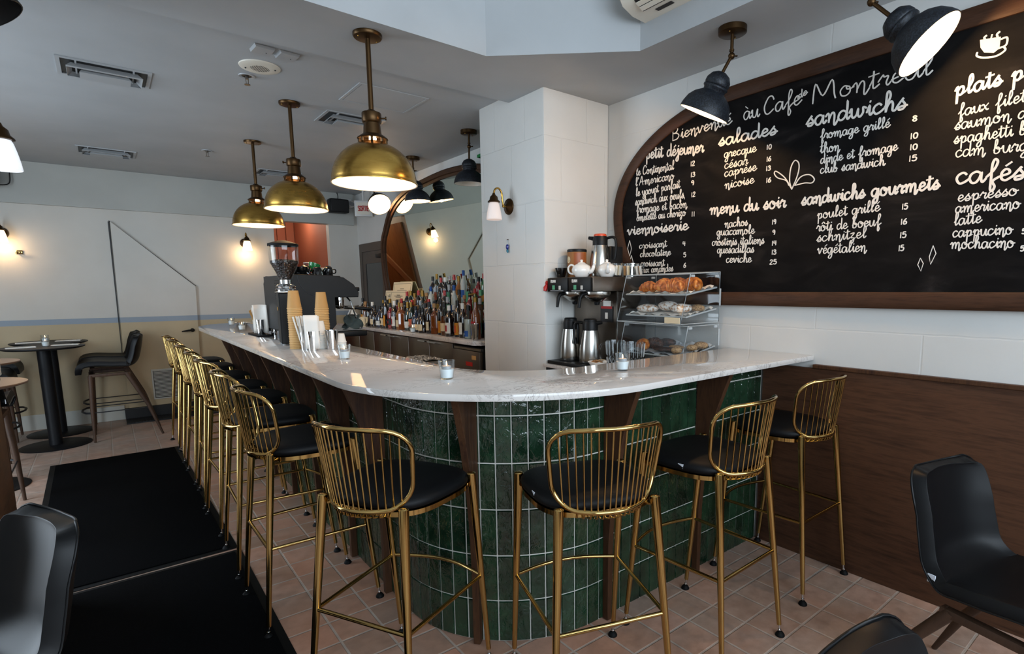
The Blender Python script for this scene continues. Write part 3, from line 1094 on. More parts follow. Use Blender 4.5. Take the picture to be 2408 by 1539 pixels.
make_iron(ZR, (2.493, 5.29, 2.62), (2.515, 5.28, 2.522), (.04, -.02, -1), 'dark iron lamp hanging before the wall mirror', 3)
make_iron(ZR, (2.50, 6.41, 2.62), (2.52, 6.355, 2.52), (-.10, -.72, -.55), 'dark iron lamp facing outward at the far end of the mirror', 3)
# shade of a black lamp that reaches into the upper left corner
p = thing('ceiling_lamp', 'black lamp shade cut off at the upper left corner', 'lamp', (-.275, 2.77, 2.43), 0)
mt = Matrix.Rotation(R(-28), 4, 'Y')
G().lathe([(0, .13), (.03, .128), (.05, .11), (.06, .06), (.10, .03), (.128, -.02), (.134, -.07), (.130, -.07)], 40, mat=mt).build('shade', 'black', p, 50)
G().lathe([(.129, -.069), (.122, -.02), (.095, .024), (.05, .05), (0, .055)], 40, mat=mt).build('shade_lining', 'black', p, 50)
G().tube([(.05, 0, .115), (-.06, 0, .20), (-.06, 0, .2735)], .009, 10).build('stem', 'black', p, 50)

# ---------------------------------------------------------------- bell-glass sconces
def make_sconce(glass):
    """wall plate on the plane y=0, arm comes out to -Y"""
    p = thing('wall_sconce', '', 'sconce')
    rot = Matrix.Rotation(R(90), 4, 'X')
    G().lathe([(0, .030), (.012, .028), (.02, .020), (.032, .016), (.04, .010), (.054, .008), (.056, .0), (0, 0)], 32, mat=rot).build('wall_plate', 'bronze', p, 40)
    pts = smooth_line([(0, -.022, 0), (0, -.045, .0), (0, -.055, .035), (0, -.06, .085), (0, -.085, .115), (0, -.115, .105), (0, -.125, .075)], 5)
    a = G().tube(pts, .0065, 10).ball((0, -.047, 0), .011)
    a.build('arm', 'brass', p, 50)
    G().lathe([(0, .082), (.008, .080), (.012, .068), (.026, .055), (.030, .035), (.042, .024), (.043, .018), (.036, .016), (0, .016)], 28, at=(0, -.125, 0)).build('shade_holder', 'bronze', p, 40)
    G().lathe([(.030, .018), (.036, .004), (.044, -.03), (.051, -.07), (.054, -.096), (.052, -.098), (.049, -.07), (.042, -.03), (.034, .004), (0, .012)], 32, at=(0, -.125, 0)).build('glass_shade', glass, p, 60)
    return p
sc = make_sconce('opal_lit')
sc.location = (1.416, YB - .001, 2.035)
tag(sc, 'lit bell-glass wall sconce right of the slanted door', 'sconce', 'bell-glass wall sconces')
dup(sc, None, loc=(-.735, YB - .001, 2.035), rz=0, label='lit bell-glass wall sconce at the left edge above the brass hook', group='bell-glass wall sconces')
for x in (1.416, -.735):
    lamp('sconce_bulb_light', 'POINT', (x, YB - .13, 1.90), 1.7, (1, .66, .36), .03)
s2 = make_sconce('opal_dim')
s2.location = (2.249, 3.268, 2.02)
s2.rotation_euler = (0, 0, R(-90))
tag(s2, 'bell-glass wall sconce on the white block column', 'sconce', 'bell-glass wall sconces')
s3 = make_sconce('opal_day')
s3.location = (-.381, 3.12, 2.025)
s3.rotation_euler = (0, 0, R(90))
tag(s3, 'large white bell-glass sconce cut off at the left edge', 'sconce', 'bell-glass wall sconces')

# ---------------------------------------------------------------- ceiling fixtures
def make_vent(wx, wy):
    p = thing('ceiling_vent', '', 'vent')
    f = G()
    a, b = wx / 2, wy / 2
    for x0, x1, y0, y1 in ((-a, a, -b, -b + .02), (-a, a, b - .02, b), (-a, -a + .02, -b + .02, b - .02), (a - .02, a, -b + .02, b - .02)):
        f.box(x0, x1, y0, y1, -.007, -.0005)
    f.build('frame', 'white_metal', p, smooth=0)
    G().box(-a + .02, a - .02, -b + .02, b - .02, -.002, -.0006).build('opening', 'black', p, smooth=0)
    for k, (sx, sy, z) in enumerate(((.80, .66, -.030), (.54, .36, -.040))):
        g = G()
        g.loft([[(-a * sx, -b * sy, z), (a * sx, -b * sy, z), (a * sx, b * sy, z), (-a * sx, b * sy, z)], [(-a * sx * .86, -b * sy * .8, z + .028), (a * sx * .86, -b * sy * .8, z + .028), (a * sx * .86, b * sy * .8, z + .028), (-a * sx * .86, b * sy * .8, z + .028)]], True)
        if k == 1:
            g.face([(-a * sx, -b * sy, z), (a * sx, -b * sy, z), (a * sx, b * sy, z), (-a * sx, b * sy, z)])
        else:
            for x0, x1, y0, y1 in ((-a * sx, a * sx, -b * sy, -b * sy * .8), (-a * sx, a * sx, b * sy * .8, b * sy)):
                g.face([(x0, y0, z), (x1, y0, z), (x1, y1, z), (x0, y1, z)])
        g.build('louvre', 'white_metal', p, smooth=0, solid=.0015)
    g = G()
    for x in (-a * .6, a * .6):
        g.box(x - .004, x + .004, -b + .02, b - .02, -.012, -.002)
    g.build('bracket', 'white_metal', p, smooth=0)
    return p
v0 = make_vent(.44, .33)
v0.location = (.13, 4.43, ZR)
tag(v0, 'large louvred ceiling vent at the upper left', 'vent', 'louvred ceiling vents')
for (x, y), lb in (((.142, 6.86), 'small louvred ceiling vent close to the left back wall'), ((1.60, 4.47), 'louvred ceiling vent partly behind the nearest brass pendant'), ((1.63, 6.93), 'louvred ceiling vent between the brass pendants far back')):
    dup(v0, None, loc=(x, y, ZR), rz=0, label=lb, group='louvred ceiling vents')
p = thing('access_panel', 'flush ceiling access panel behind the nearest brass pendant', 'ceiling panel', (1.614, 3.836, ZR))
f = G()
for x0, x1, y0, y1 in ((-.24, .24, -.20, -.185), (-.24, .24, .185, .20), (-.24, -.222, -.185, .185), (.222, .24, -.185, .185)):
    f.box(x0, x1, y0, y1, -.006, -.0005)
f.build('frame', 'ceiling', p, smooth=0)
G().box(-.218, .218, -.181, .181, -.0045, -.0005).build('panel', 'ceiling', p, smooth=0)
p = thing('ceiling_speaker', 'round cream ceiling speaker left of the pendants', 'ceiling speaker', (.832, 3.757, ZR))
G().lathe([(0, -.012), (.06, -.012), (.098, -.010), (.108, -.006), (.110, -.0005), (0, -.0005)], 40).build('rim', 'off_white', p, 40)
g = G()
for i in range(-6, 7):
    for j in range(-6, 7):
        if i * i + j * j < 38:
            g.box(i * .008 - .0022, i * .008 + .0022, j * .008 - .0022, j * .008 + .0022, -.0126, -.0118)
g.build('grille', 'ink', p, smooth=0)
G().ball((.075, -.03, -.012), .005, n=8, m=6).ball((-.07, .03, -.012), .005, n=8, m=6).build('screw', 'black', p)
def sprinkler(x, y, lb):
    p = thing('sprinkler', lb, 'sprinkler', (x, y, ZR), 0, 'ceiling sprinklers')
    G().lathe([(.028, -.003), (.044, -.006), (.046, -.0005), (.026, -.0005)], 24).build('escutcheon', 'white_metal', p, 40)
    G().lathe([(0, -.0007), (.027, -.0007), (.027, -.0015), (0, -.0015)], 20).build('recess', 'black', p, 40)
    G().tube([(0, 0, -.002), (0, 0, -.02)], .010, 10).tube([(.008, 0, -.015), (.005, 0, -.05)], .0025, 6).tube([(-.008, 0, -.015), (-.005, 0, -.05)], .0025, 6).lathe([(0, -.05), (.017, -.05), (.017, -.053), (0, -.053)], 16).build('head', 'steel_dark', p, 40)
sprinkler(.80, 3.96, 'fire sprinkler head beside the round ceiling speaker')
sprinkler(.873, 6.232, 'fire sprinkler head between the vent and the far pendant')
def ceil_box(x, y, lb):
    p = thing('ceiling_sensor', lb, 'ceiling sensor', (x, y, ZR), R(4), 'square ceiling sensors')
    G().prism([(-.052, -.001), (.052, -.001), (.046, -.016), (-.046, -.016)], -.05, .05, 'Y').build('housing', 'white_metal', p, smooth=0)
    G().ball((.02, .01, -.016), .003, n=8, m=6).build('indicator', 'ink', p)
ceil_box(.79, 3.475, 'flat square white ceiling sensor, left of the two by the speaker')
ceil_box(.915, 3.48, 'flat square white ceiling sensor, right of the two by the speaker')

# ---------------------------------------------------------------- things on the back wall and soffit
def speaker(x, lb, w=.25):
    p = thing('wall_speaker', lb, 'speaker', (x, YB - .036, 2.56), 0, 'black speakers on the soffit')
    G().box(-w / 2, w / 2, -.20, -.05, -.09, .09, bev=.02).build('cabinet', 'black_plastic', p)
    G().box(-w / 2 + .015, w / 2 - .015, -.203, -.2, -.075, .075, bev=.001).build('grille', 'black', p, smooth=0)
    G().tube([(0, 0, .0), (0, -.06, .0)], .012, 10).lathe([(0, 0), (.04, 0), (.04, .006), (0, .006)], 16, mat=Matrix.Rotation(R(90), 4, 'X')).build('bracket', 'black', p)
    pts = smooth_line([(.02, -.06, .08), (.03, -.05, .14), (.03, -.02, .185), (.03, -.006, .188)], 4) if x > 0 else smooth_line([(w / 2 - .02, -.06, -.07), (w / 2 + .06, -.05, -.05), (w / 2 + .075, -.03, .05), (w / 2 + .07, -.01, .16)], 5)
    G().tube(pts, .005, 8).build('cable', 'black', p)
    return p
speaker(2.53, 'black speaker on the soffit above the orange passage')
speaker(-.81, 'black speaker on the soffit at the left edge, below the white sconce')
p = thing('exit_sign', 'white exit sign with red lettering near the mirror', 'exit sign', (2.705, 7.25, 2.492), R(-28))
G().box(-.11, .11, -.022, .022, -.10, .10, bev=.006).build('housing', 'white_plastic', p)
sgn = G().box(-.085, .085, -.0245, -.022, -.075, .075)
sgn.build('sign_plate', 'off_white', p, smooth=0)
EXIT = p
G().tube([(0, 0, .10), (0, 0, .2595)], .012, 8).build('mount', 'white_plastic', p)
p = thing('emergency_light', 'white twin-head emergency light left of the exit sign', 'emergency light', (2.67, YB - .036, 2.62), R(0))
G().box(-.07, .07, -.05, -.0005, -.03, .06, bev=.006).build('housing', 'white_plastic', p)
for sx in (-.09, .05):
    m_ = Matrix.Translation((sx, -.07, -.02)) @ Matrix.Rotation(R(60), 4, 'X')
    hd = G().lathe([(0, -.05), (.02, -.05), (.045, .0), (.047, .03), (.043, .03), (.04, .0), (0, -.03)], 20, mat=m_)
    hd.build('lamp_head', 'white_plastic', p, 40)
    G().lathe([(0, .024), (.042, .024)], 20, mat=m_).build('lens', 'chrome', p, 40)
p = thing('wall_hook', 'small brass coat hook on the back wall at the left', 'hook', (-.627, YB - .001, 1.85))
G().box(-.028, .028, -.012, 0, -.02, .02, bev=.005).build('plate', 'gold', p)
g = G()
for sx in (-.012, .012):
    g.tube(smooth_line([(sx, -.01, -.005), (sx, -.035, -.02), (sx, -.05, -.012), (sx, -.052, .005)], 4), .005, 8)
g.build('prong', 'gold', p)
# air conditioner on the wall of the raised well
p = thing('air_conditioner', 'beige wall air conditioner at the top of the picture', 'air conditioner', (2.336, 1.62, 2.83))
prof = [(0, 0), (-.10, .004), (-.175, .03), (-.205, .075), (-.21, .16), (-.19, .24), (-.15, .275), (0, .28)]
g = G()
g.prism(prof, -.46, .48, 'Y')
g.build('casing', 'off_white', p, smooth=40)
G().prism([(-.108, -.002), (-.176, .028), (-.172, .036), (-.104, .006)], -.38, .40, 'Y').build('outlet', 'black', p, smooth=0)
for k, (u, vv) in enumerate(((-.120, .002), (-.148, .0135))):
    G().prism([(u, vv - .008), (u - .022, vv + .001), (u - .022, vv + .004), (u, vv - .005)], -.375, .395, 'Y').build('flap', 'off_white', p, smooth=0)
G().box(-.075, -.05, .25, .35, -.0012, .001).build('rating_label', 'ink', p, smooth=0)
# little blue charm on the column
p = thing('key_charm', 'small blue glass charm hanging on the white column', 'charm', (2.249, 3.285, 1.79))
G().tube([(0, 0, .005), (-.012, 0, .005)], .003, 6).build('nail', 'bronze', p)
G().tube([(-.008, 0, .006), (-.009, 0, -.03)], .0012, 5).build('cord', 'teal', p)
G().ball((-.010, 0, -.045), .016, (.5, 1, 1.2)).build('bead', 'blue_glass', p)
G().ball((-.010, -.004, -.075), .008, (.6, 1, 1.6)).ball((-.010, .006, -.072), .006, (.6, 1, 1.6)).build('drop', 'teal', p)

# two white hooks under the frame of the menu board, seen through the pastry case
for y, lb in ((2.075, 'small white hook under the menu board frame, right of two'), (2.13, 'small white hook under the menu board frame, left of two')):
    g = G().tube(smooth_line([(-.028, 0, .01), (-.030, 0, -.03), (-.036, 0, -.045), (-.050, 0, -.045), (-.056, 0, -.028)], 4), .004, 8)
    g.box(-.033, -.001, -.006, .006, .004, .014)
    o = g.build('frame_hook', 'paper', None, 50, loc=(XW - .0005, y, 1.3475 - .015))
    tag(o, lb, 'hook', 'white hooks under the menu board')

# ---------------------------------------------------------------- single-stroke chalk lettering
# every glyph: advance width, then strokes of x,y points in tenths of the x-height
GL = {
 'a': (10, '8 8,5 10,2 8,1 4,2.5 0,5 0,7 4,8 9,8 3,9 0,11 3'), 'b': (9, '1 4,4 13,4 19,2.4 18,2 8,2 1,5 0,7 3,6 8,3.5 8,5 6,9 6'),
 'c': (8, '7 8,5 10,2 8,1 4,3 0,6 1,9 4'), 'd': (10, '8 7,5 10,2 8,1 3,3 0,6 2,8 9,8 20,8 9,8 3,9 0,11 3'),
 'e': (8, '1 4,6 6,6 9,4 10,2 7,2 2,4 0,6 1,9 4'), 'f': (8, '1 4,5 10,7 17,5.4 20,4 15,4 2,4 -7,5.2 -9,6.4 -5,5 0,9 4'),
 'g': (10, '8 8,5 10,2 8,1 4,3 0,6 2,8 10,8 -4,6 -9,3 -8,4 -4,8 0,11 3'), 'h': (10, '1 4,5 14,4.4 20,2.6 18,2.4 0;2.4 0,3.5 6,6 10,7.4 7,7.4 1,9 0,11 3'),
 'i': (5, '1 3,3 10,3 3,4 0,6 3;3 13.4,3.4 14.6'), 'j': (5, '2 5,4 10,4 -5,2 -9,0 -7,2 -3,6 2;4 13.4,4.4 14.6'),
 'l': (6, '1 4,5 13,4.4 20,2.6 17,2.6 3,3.6 0,6 3'), 'm': (15, '0 7,2 10,3 7,3 0;3 3,5 9,6.6 10,7.4 7,7.4 0;7.4 3,9.4 9,11 10,12 7,12 -2,13 -3,15 2'),
 'n': (10, '0 7,2 10,3 7,3 0;3 3,5 9,6.6 10,7.6 7,7.6 -2,8.6 -3.4,11 2'), 'o': (9, '6 9,3.4 10,1 6,2 1,5 0,7.4 3,7 8,5 9,5.4 6.4,7.4 6,10 7'),
 'p': (10, '1 6,3 10,3 4,3 -9;3 5,5 9,7.4 9,8 4.6,6 .4,3 1.6;6.6 .6,10 3'), 'q': (10, '8 8,5 10,2 8,1 4,3 0,6 2,8 10,8 -2,8.4 -9,10 -4,11 2'),
 'r': (7, '0 5,2.4 10,3 10.4,3.6 8.6,6 8.6,5 3,6 0,8 3'), 's': (7, '0 2.4,3 8,5 11,4 9,6.4 4,5 .4,2 0,2.4 2.6,8 3.4'),
 't': (6, '1 3,3 10,3 17,3 3,4 0,7 3;0 12.4,6.4 13.4'), 'u': (10, '0 6,1.6 10,2 3,3.6 0,6 1.6,8 10,8 3,9 0,11 3'),
 'v': (9, '0 7,1.6 10,2.6 6,4 0,7 8,7.4 10,9.6 8'), 'w': (13, '0 6,1.6 10,2 3,3.6 0,6 3,7 9,7 3,8.6 0,11 4,11 9.6,13.6 8'),
 'x': (8, '0 8,2.4 9,6 1,8 1.6;7.4 10,.6 0'), 'y': (10, '0 6,1.6 10,2 4,4 0,7 3,8 10,8 -4,6 -9,3 -7,5 -2,11 3'),
 'z': (8, '1 9,6 10,2 2.4,6 1,5 -6,3 -8,2 -5,8 2'),
 'B': (13, '2 0,2 19;2 17,6 20,9 16.4,6.4 11.6,3 11;3 11,8 10,11 5.6,8 .6,2 0'), 'C': (12, '11 15,9 19.6,5 19,1.4 10,2.6 2,6 0,11 4'),
 'A': (13, '0 0,3 9,6.6 20,8 10,10 0;2 7,9.4 8,12 8'), 'M': (19, '1 0,2.4 20,8 6,14 20,16 5,17 0'),
 '0': (10, '5 15,2 12.4,1.4 7,2.6 1.4,5 0,7.6 2,8.6 8,7.6 13,5 15'), '1': (7, '4 15,4 0'), '2': (10, '1.4 11.6,3 15,6.4 14.4,7 10.6,4 5,1 0,8.4 0'),
 '3': (10, '1.4 13.4,5 15,7.4 12.4,6 9,3.4 8.4;3.4 8.4,7.4 7,8 2.6,5 0,1 1.6'), '4': (10, '2 15,1.4 7.4,8.4 7.4;6.6 14,6.6 0'), '5': (10, '8 15,2.6 15,2 9;2 9,5.6 10,8.4 6.4,7 1,3.6 0,1 1.6'),
 '6': (10, '7 15,3 10,1.4 4,3.6 0,7.4 1.6,7.6 6,4.6 8,1.6 5'), '8': (10, '5 15,2 12.4,5 8.4,8.4 4,5 0,1.6 4,5 8.4,8 12.4,5 15'), '9': (10, '7.6 12.4,5 15,2 13,2 9.4,4.6 8,7.6 11,7.4 4,6 0'),
 "'": (4, '2 19,2 15'), ',': (5, '2 1.4,2 -2.6'), ' ': (7, ''),
 'U': (10, '1 15,1 4,3.4 0,6.6 0,9 4,9 15'), 'N': (10, '1 0,1 15;1 15,9 0;9 0,9 15'), 'S': (9, '8 12.6,5 15,1.6 13,2 9,7 6,8 2.4,5 0,1 2'), 'O': (10, '5 15,1 11,1 4,5 0,9 4,9 11,5 15'),
 'R': (10, '1 0,1 15;1 15,7 15,8.4 11,6 8,1 8;4 8,9 0'), 'T': (9, '0 15,9 15;4.5 15,4.5 0'), 'I': (4, '2 0,2 15'), 'E': (8, '8 15,1 15;1 15,1 0;1 0,8 0;1 8,7 8'),
 'K': (9, '1 15,1 0;8 15,1 7;3 9,8.4 0'), 'L': (8, '1 15,1 0;1 0,7.4 0'), 'P': (9, '1 0,1 15;1 15,6.4 15,8.4 11.4,6.4 8,1 8'),
}
for ch, base, mark in (('é', 'e', '4 13,7 16'), ('è', 'e', '6 13,3 16'), ('à', 'a', '6 13,3 16'), ('ô', 'o', '2 13,4.6 16,7 13')):
    GL[ch] = (GL[base][0], GL[base][1] + ';' + mark)

def strokes(text):
    """polylines of a text in tenths, and its width"""
    out, x = [], 0
    for ch in text:
        wd, st = GL[ch]
        for s_ in st.split(';'):
            if s_:
                pts = [tuple(map(float, q.split())) for q in s_.split(',')]
                straight = len(pts) == 2
                out.append([(a + x, b) for a, b in (pts if straight else smooth_line(pts, 5))])
        x += wd
    return out, max(x, 1)

RISE = [0.0]
def ribbon(g, pts, hw, put, th=.0012):
    """flat stroke of half-width hw along 2-D points; put maps (u, v, height) to 3-D"""
    n = len(pts)
    L, Rr = [], []
    for i in range(n):
        a = Vector(pts[max(0, i - 1)])
        b = Vector(pts[min(n - 1, i + 1)])
        d = b - a
        d = d.normalized() if d.length > 1e-9 else Vector((1, 0))
        e = .75 if i in (0, n - 1) else 1
        nn = Vector((-d.y, d.x)) * hw * e
        c = Vector(pts[i]) + (d * (-hw * .5 if i == 0 else hw * .5) if i in (0, n - 1) else Vector((0, 0)))
        L.append(c + nn)
        Rr.append(c - nn)
    rows = []
    for l_, r_ in zip(L, Rr):
        h_ = th * (1 + .8 * len(rows) / n) + RISE[0]
        rows.append([put(l_.x, l_.y, 0), put(l_.x, l_.y, h_), put(r_.x, r_.y, h_), put(r_.x, r_.y, 0)])
    RISE[0] = (RISE[0] + th * .35) % (th * 1.7)
    g.loft(rows)

def write(g, text, put, height, hw, width=None, th=.0012):
    """text starting at the origin of put; height = x-height; width = total length if given"""
    st, wd = strokes(text)
    k = height / 10
    kx = (width / wd) if width else k
    for s_ in st:
        ribbon(g, [(a * kx, b * k) for a, b in s_], hw, put, th)

# ---------------------------------------------------------------- the chalkboard menu
bd = thing('chalkboard', 'huge wood-framed black chalkboard menu with a rounded left end', 'menu board', (XW - .0005, 0, 0))
def board_line(off, n=26):
    a, b1, b2 = .96 - off, .605 - off, .80 - off
    zc_, zb = 1.955, 1.348 + off * .82
    pts = []
    for i in range(n + 1):
        t_ = PI / 2 * i / n
        pts.append((1.83 + a * math.sin(t_), zc_ + b1 * math.cos(t_)))
    i = 1
    while True:
        t_ = R(2.2) * i
        z = zc_ - b2 * math.sin(t_)
        if z < zb:
            break
        pts.append((1.83 + a * math.cos(t_), z))
        i += 1
    t_ = math.asin((zc_ - zb) / b2)
    pts.append((1.83 + a * math.cos(t_), zb))
    right = -.62
    pts.append((right + off, zb))
    pts.append((right + off, zc_ + b1))
    return pts
bo = board_line(0)
# same number of points for the frame loft
def resample(pts, n):
    P_ = [Vector(p) for p in pts] + [Vector(pts[0])]
    ln = [0]
    for a, b in zip(P_, P_[1:]):
        ln.append(ln[-1] + (b - a).length)
    out = []
    j = 0
    for i in range(n):
        d = ln[-1] * i / n
        while ln[j + 1] < d:
            j += 1
        t_ = (d - ln[j]) / max(1e-9, ln[j + 1] - ln[j])
        out.append(P_[j].lerp(P_[j + 1], t_))
    return out
def inset(pts, d):
    """points moved inward by d along the normal of a closed clockwise line"""
    n = len(pts)
    out = []
    for i in range(n):
        a, b = pts[i - 1], pts[(i + 1) % n]
        t_ = (b - a).normalized()
        out.append(pts[i] + Vector((-t_.y, t_.x)) * d)
    return out
ro = resample(bo, 220)
area = sum(a.x * b.y - b.x * a.y for a, b in zip(ro, ro[1:] + ro[:1]))
sg = 1 if area > 0 else -1
ri = inset(ro, sg * .076)
rm = inset(ro, sg * .012)
g = G()
g.loft([[(-.001, p.x, p.y) for p in ro], [(-.026, p.x, p.y) for p in ro], [(-.032, p.x, p.y) for p in rm], [(-.031, p.x, p.y) for p in inset(ro, sg * .068)], [(-.026, p.x, p.y) for p in ri], [(-.014, p.x, p.y) for p in ri]], True)
g.build('frame', 'wood_frame_y', bd, 40)
g = G()
rb = inset(ro, sg * .06)
g.prism([(p.x, p.y) for p in rb], -.016, -.002, 'X')
g.build('board', 'board', bd, smooth=0)
def put_board(y0, z0, dy, dz):
    L_ = math.hypot(dy, dz)
    ex, ez = dy / L_, dz / L_
    def put(u, v, h):
        return (-.0162 - h, y0 + ex * u - ez * v * 0, z0 + ez * u + v)
    return put
TEXT = '''Bienvenué|2.298|2.353|1.874|2.361|0.0408|t
àu|1.802|2.365|1.705|2.360|0.0464|t
Cafe|1.682|2.359|1.475|2.368|0.0486|t
de|1.494|2.391|1.445|2.406|0.0225|r
Montreal|1.420|2.352|0.899|2.346|0.0506|t
petit déjeuner|2.510|2.283|2.057|2.243|0.0431|b
le Continental|2.590|2.190|2.273|2.180|0.0316|r
12|2.153|2.177|2.113|2.178|0.0222|d
l'Americano|2.595|2.124|2.271|2.121|0.0318|r
13|2.148|2.112|2.110|2.114|0.0223|d
le yaourt parfait|2.590|2.057|2.223|2.063|0.0317|r
9|2.140|2.064|2.115|2.065|0.0224|d
sandwich aux oeufs,|2.593|2.000|2.179|1.997|0.0317|r
12|2.141|1.994|2.103|1.997|0.0224|d
fromage et bacon|2.584|1.949|2.167|1.937|0.0318|r
omelette au chorizo|2.580|1.896|2.175|1.890|0.0293|r
11|2.134|1.881|2.105|1.880|0.0226|d
viennoiserie|2.664|1.810|2.153|1.804|0.0404|b
croissant|2.553|1.712|2.317|1.712|0.0273|r
4|2.192|1.707|2.166|1.708|0.0232|d
chocolatine|2.544|1.656|2.284|1.657|0.0273|r
5|2.184|1.639|2.161|1.640|0.0233|d
croissant|2.539|1.594|2.331|1.592|0.0276|r
6|2.181|1.574|2.159|1.576|0.0234|d
aux amandes|2.535|1.551|2.261|1.555|0.0274|r
salades|1.953|2.256|1.599|2.249|0.0427|b
grecque|1.916|2.184|1.713|2.181|0.0297|r
10|1.656|2.179|1.622|2.179|0.0196|d
césar|1.911|2.122|1.762|2.125|0.0300|r
16|1.653|2.117|1.621|2.118|0.0197|d
caprèse|1.909|2.078|1.706|2.082|0.0298|r
13|1.653|2.069|1.621|2.070|0.0198|d
nicoise|1.903|2.011|1.718|2.017|0.0300|r
16|1.650|2.007|1.615|2.008|0.0199|d
menu du soir|1.999|1.877|1.529|1.867|0.0416|b
nachos|1.894|1.794|1.746|1.793|0.0283|r
19|1.604|1.784|1.575|1.786|0.0200|d
guacamole|1.947|1.753|1.702|1.745|0.0284|r
9|1.596|1.730|1.577|1.731|0.0201|d
crostinis italiens|1.977|1.696|1.641|1.686|0.0284|r
14|1.600|1.672|1.566|1.675|0.0202|d
quesadillas|1.940|1.650|1.700|1.642|0.0286|r
13|1.598|1.625|1.566|1.626|0.0203|d
ceviche|1.877|1.593|1.713|1.589|0.0286|r
25|1.603|1.573|1.561|1.574|0.0203|d
sandwichs|1.440|2.250|0.991|2.228|0.0482|b
fromage grillé|1.367|2.174|1.051|2.163|0.0271|r
8|0.963|2.166|0.941|2.165|0.0197|d
thon|1.363|2.107|1.268|2.103|0.0281|r
10|0.969|2.093|0.933|2.093|0.0198|d
dinde et fromage|1.358|2.056|1.012|2.056|0.0272|r
10|0.967|2.046|0.931|2.045|0.0199|d
club sandwich|1.357|2.009|1.060|1.999|0.0275|r
15|0.968|1.998|0.929|1.998|0.0200|d
sandwichs gourmets|1.442|1.867|0.837|1.865|0.0390|b
poulet grillé|1.359|1.789|1.067|1.797|0.0301|r
15|0.979|1.793|0.950|1.793|0.0205|d
rôti de boeuf|1.357|1.728|1.059|1.731|0.0302|r
16|0.979|1.726|0.948|1.728|0.0206|d
schnitzel|1.352|1.676|1.118|1.680|0.0306|r
15|0.978|1.667|0.947|1.669|0.0207|d
végétalien|1.346|1.616|1.114|1.616|0.0307|r
15|0.979|1.609|0.952|1.611|0.0208|d
plats p|0.813|2.231|0.588|2.238|0.0392|b
faux filet|0.794|2.147|0.575|2.154|0.0295|r
saumon d|0.800|2.096|0.564|2.092|0.0296|r
spaghetti b|0.798|2.041|0.561|2.030|0.0298|r
cdm burg|0.790|1.985|0.548|1.968|0.0315|r
cafés|0.781|1.876|0.552|1.862|0.0485|b
espresso|0.768|1.802|0.569|1.804|0.0287|r
americano|0.772|1.756|0.557|1.752|0.0288|r
latte|0.772|1.705|0.677|1.708|0.0295|r
cappucino|0.773|1.656|0.572|1.654|0.0291|r
5|0.542|1.652|0.530|1.652|0.0163|d
mochacino|0.776|1.608|0.562|1.601|0.0292|r
5|0.541|1.585|0.528|1.586|0.0164|d'''
for row in TEXT.strip().split('\n'):
    s_, y0, z0, y1, z1, xh, k = row.split('|')
    y0, z0, y1, z1, xh = map(float, (y0, z0, y1, z1, xh))
    hw = {'t': .0030, 'b': .0044, 'r': .0023, 'd': .0025}[k]
    if k == 'd':
        xh *= .78
    g = G()
    write(g, s_, put_board(y0, z0, y1 - y0, z1 - z0), xh * (.88 if k != 'd' else 1.0), hw, math.hypot(y1 - y0, z1 - z0))
    g.build({'t': 'chalk_title', 'b': 'chalk_heading', 'r': 'chalk_line', 'd': 'chalk_price'}[k], 'chalk', bd, smooth=0)
def chalk_draw(name, lines, hw=.0026, fill=None):
    g = G()
    for ln in lines:
        ribbon(g, smooth_line(ln, 5) if len(ln) > 2 and name != 'chalk_diamond' else ln, hw, lambda u, v, h: (-.0162 - h, u, v))
    if fill:
        g.face([(-.0168, u, v) for u, v in fill])
    g.build(name, 'chalk', bd, smooth=0)
cup = [(.741, 2.428), (.737, 2.398), (.723, 2.375), (.691, 2.364), (.674, 2.375), (.673, 2.418)]
chalk_draw('chalk_cup', [[(.672, 2.408), (.653, 2.408), (.654, 2.381), (.677, 2.376)], [(.746, 2.382), (.746, 2.369), (.724, 2.356), (.683, 2.349), (.655, 2.362), (.661, 2.377)], [(.724, 2.425), (.727, 2.432), (.72, 2.437)], [(.704, 2.422), (.702, 2.434)], [(.683, 2.420), (.686, 2.43), (.678, 2.437)]], .0034, cup)
chalk_draw('chalk_leaf', [[(1.502, 1.958), (1.535, 2.011), (1.567, 2.042), (1.594, 2.059), (1.600, 2.047), (1.58, 2.023), (1.532, 2.002), (1.516, 1.975)],
                          [(1.499, 1.953), (1.513, 1.998), (1.51, 2.061), (1.491, 2.095), (1.47, 2.081), (1.466, 2.047), (1.477, 2.003), (1.499, 1.953)],
                          [(1.484, 1.97), (1.455, 2.008), (1.411, 2.013), (1.383, 1.988), (1.395, 1.97), (1.431, 1.975), (1.484, 1.97)]])
for dm in ([(2.64, 1.772), (2.623, 1.717), (2.638, 1.666), (2.659, 1.719), (2.64, 1.772)], [(2.622, 1.671), (2.606, 1.625), (2.621, 1.582), (2.637, 1.626), (2.622, 1.671)],
           [(.885, 1.574), (.872, 1.55), (.879, 1.517), (.893, 1.545), (.885, 1.574)], [(.84, 1.625), (.827, 1.591), (.844, 1.545), (.851, 1.578), (.84, 1.625)]):
    chalk_draw('chalk_diamond', [dm], .0016)
# exit sign lettering
g = G()
def put_exit(u, v, h):
    return (-.066 + u, -.0248 - h, -.03 + v)
write(g, 'SORTIE', put_exit, .040, .0055, .135)
g.build('lettering', 'red', EXIT, smooth=0)

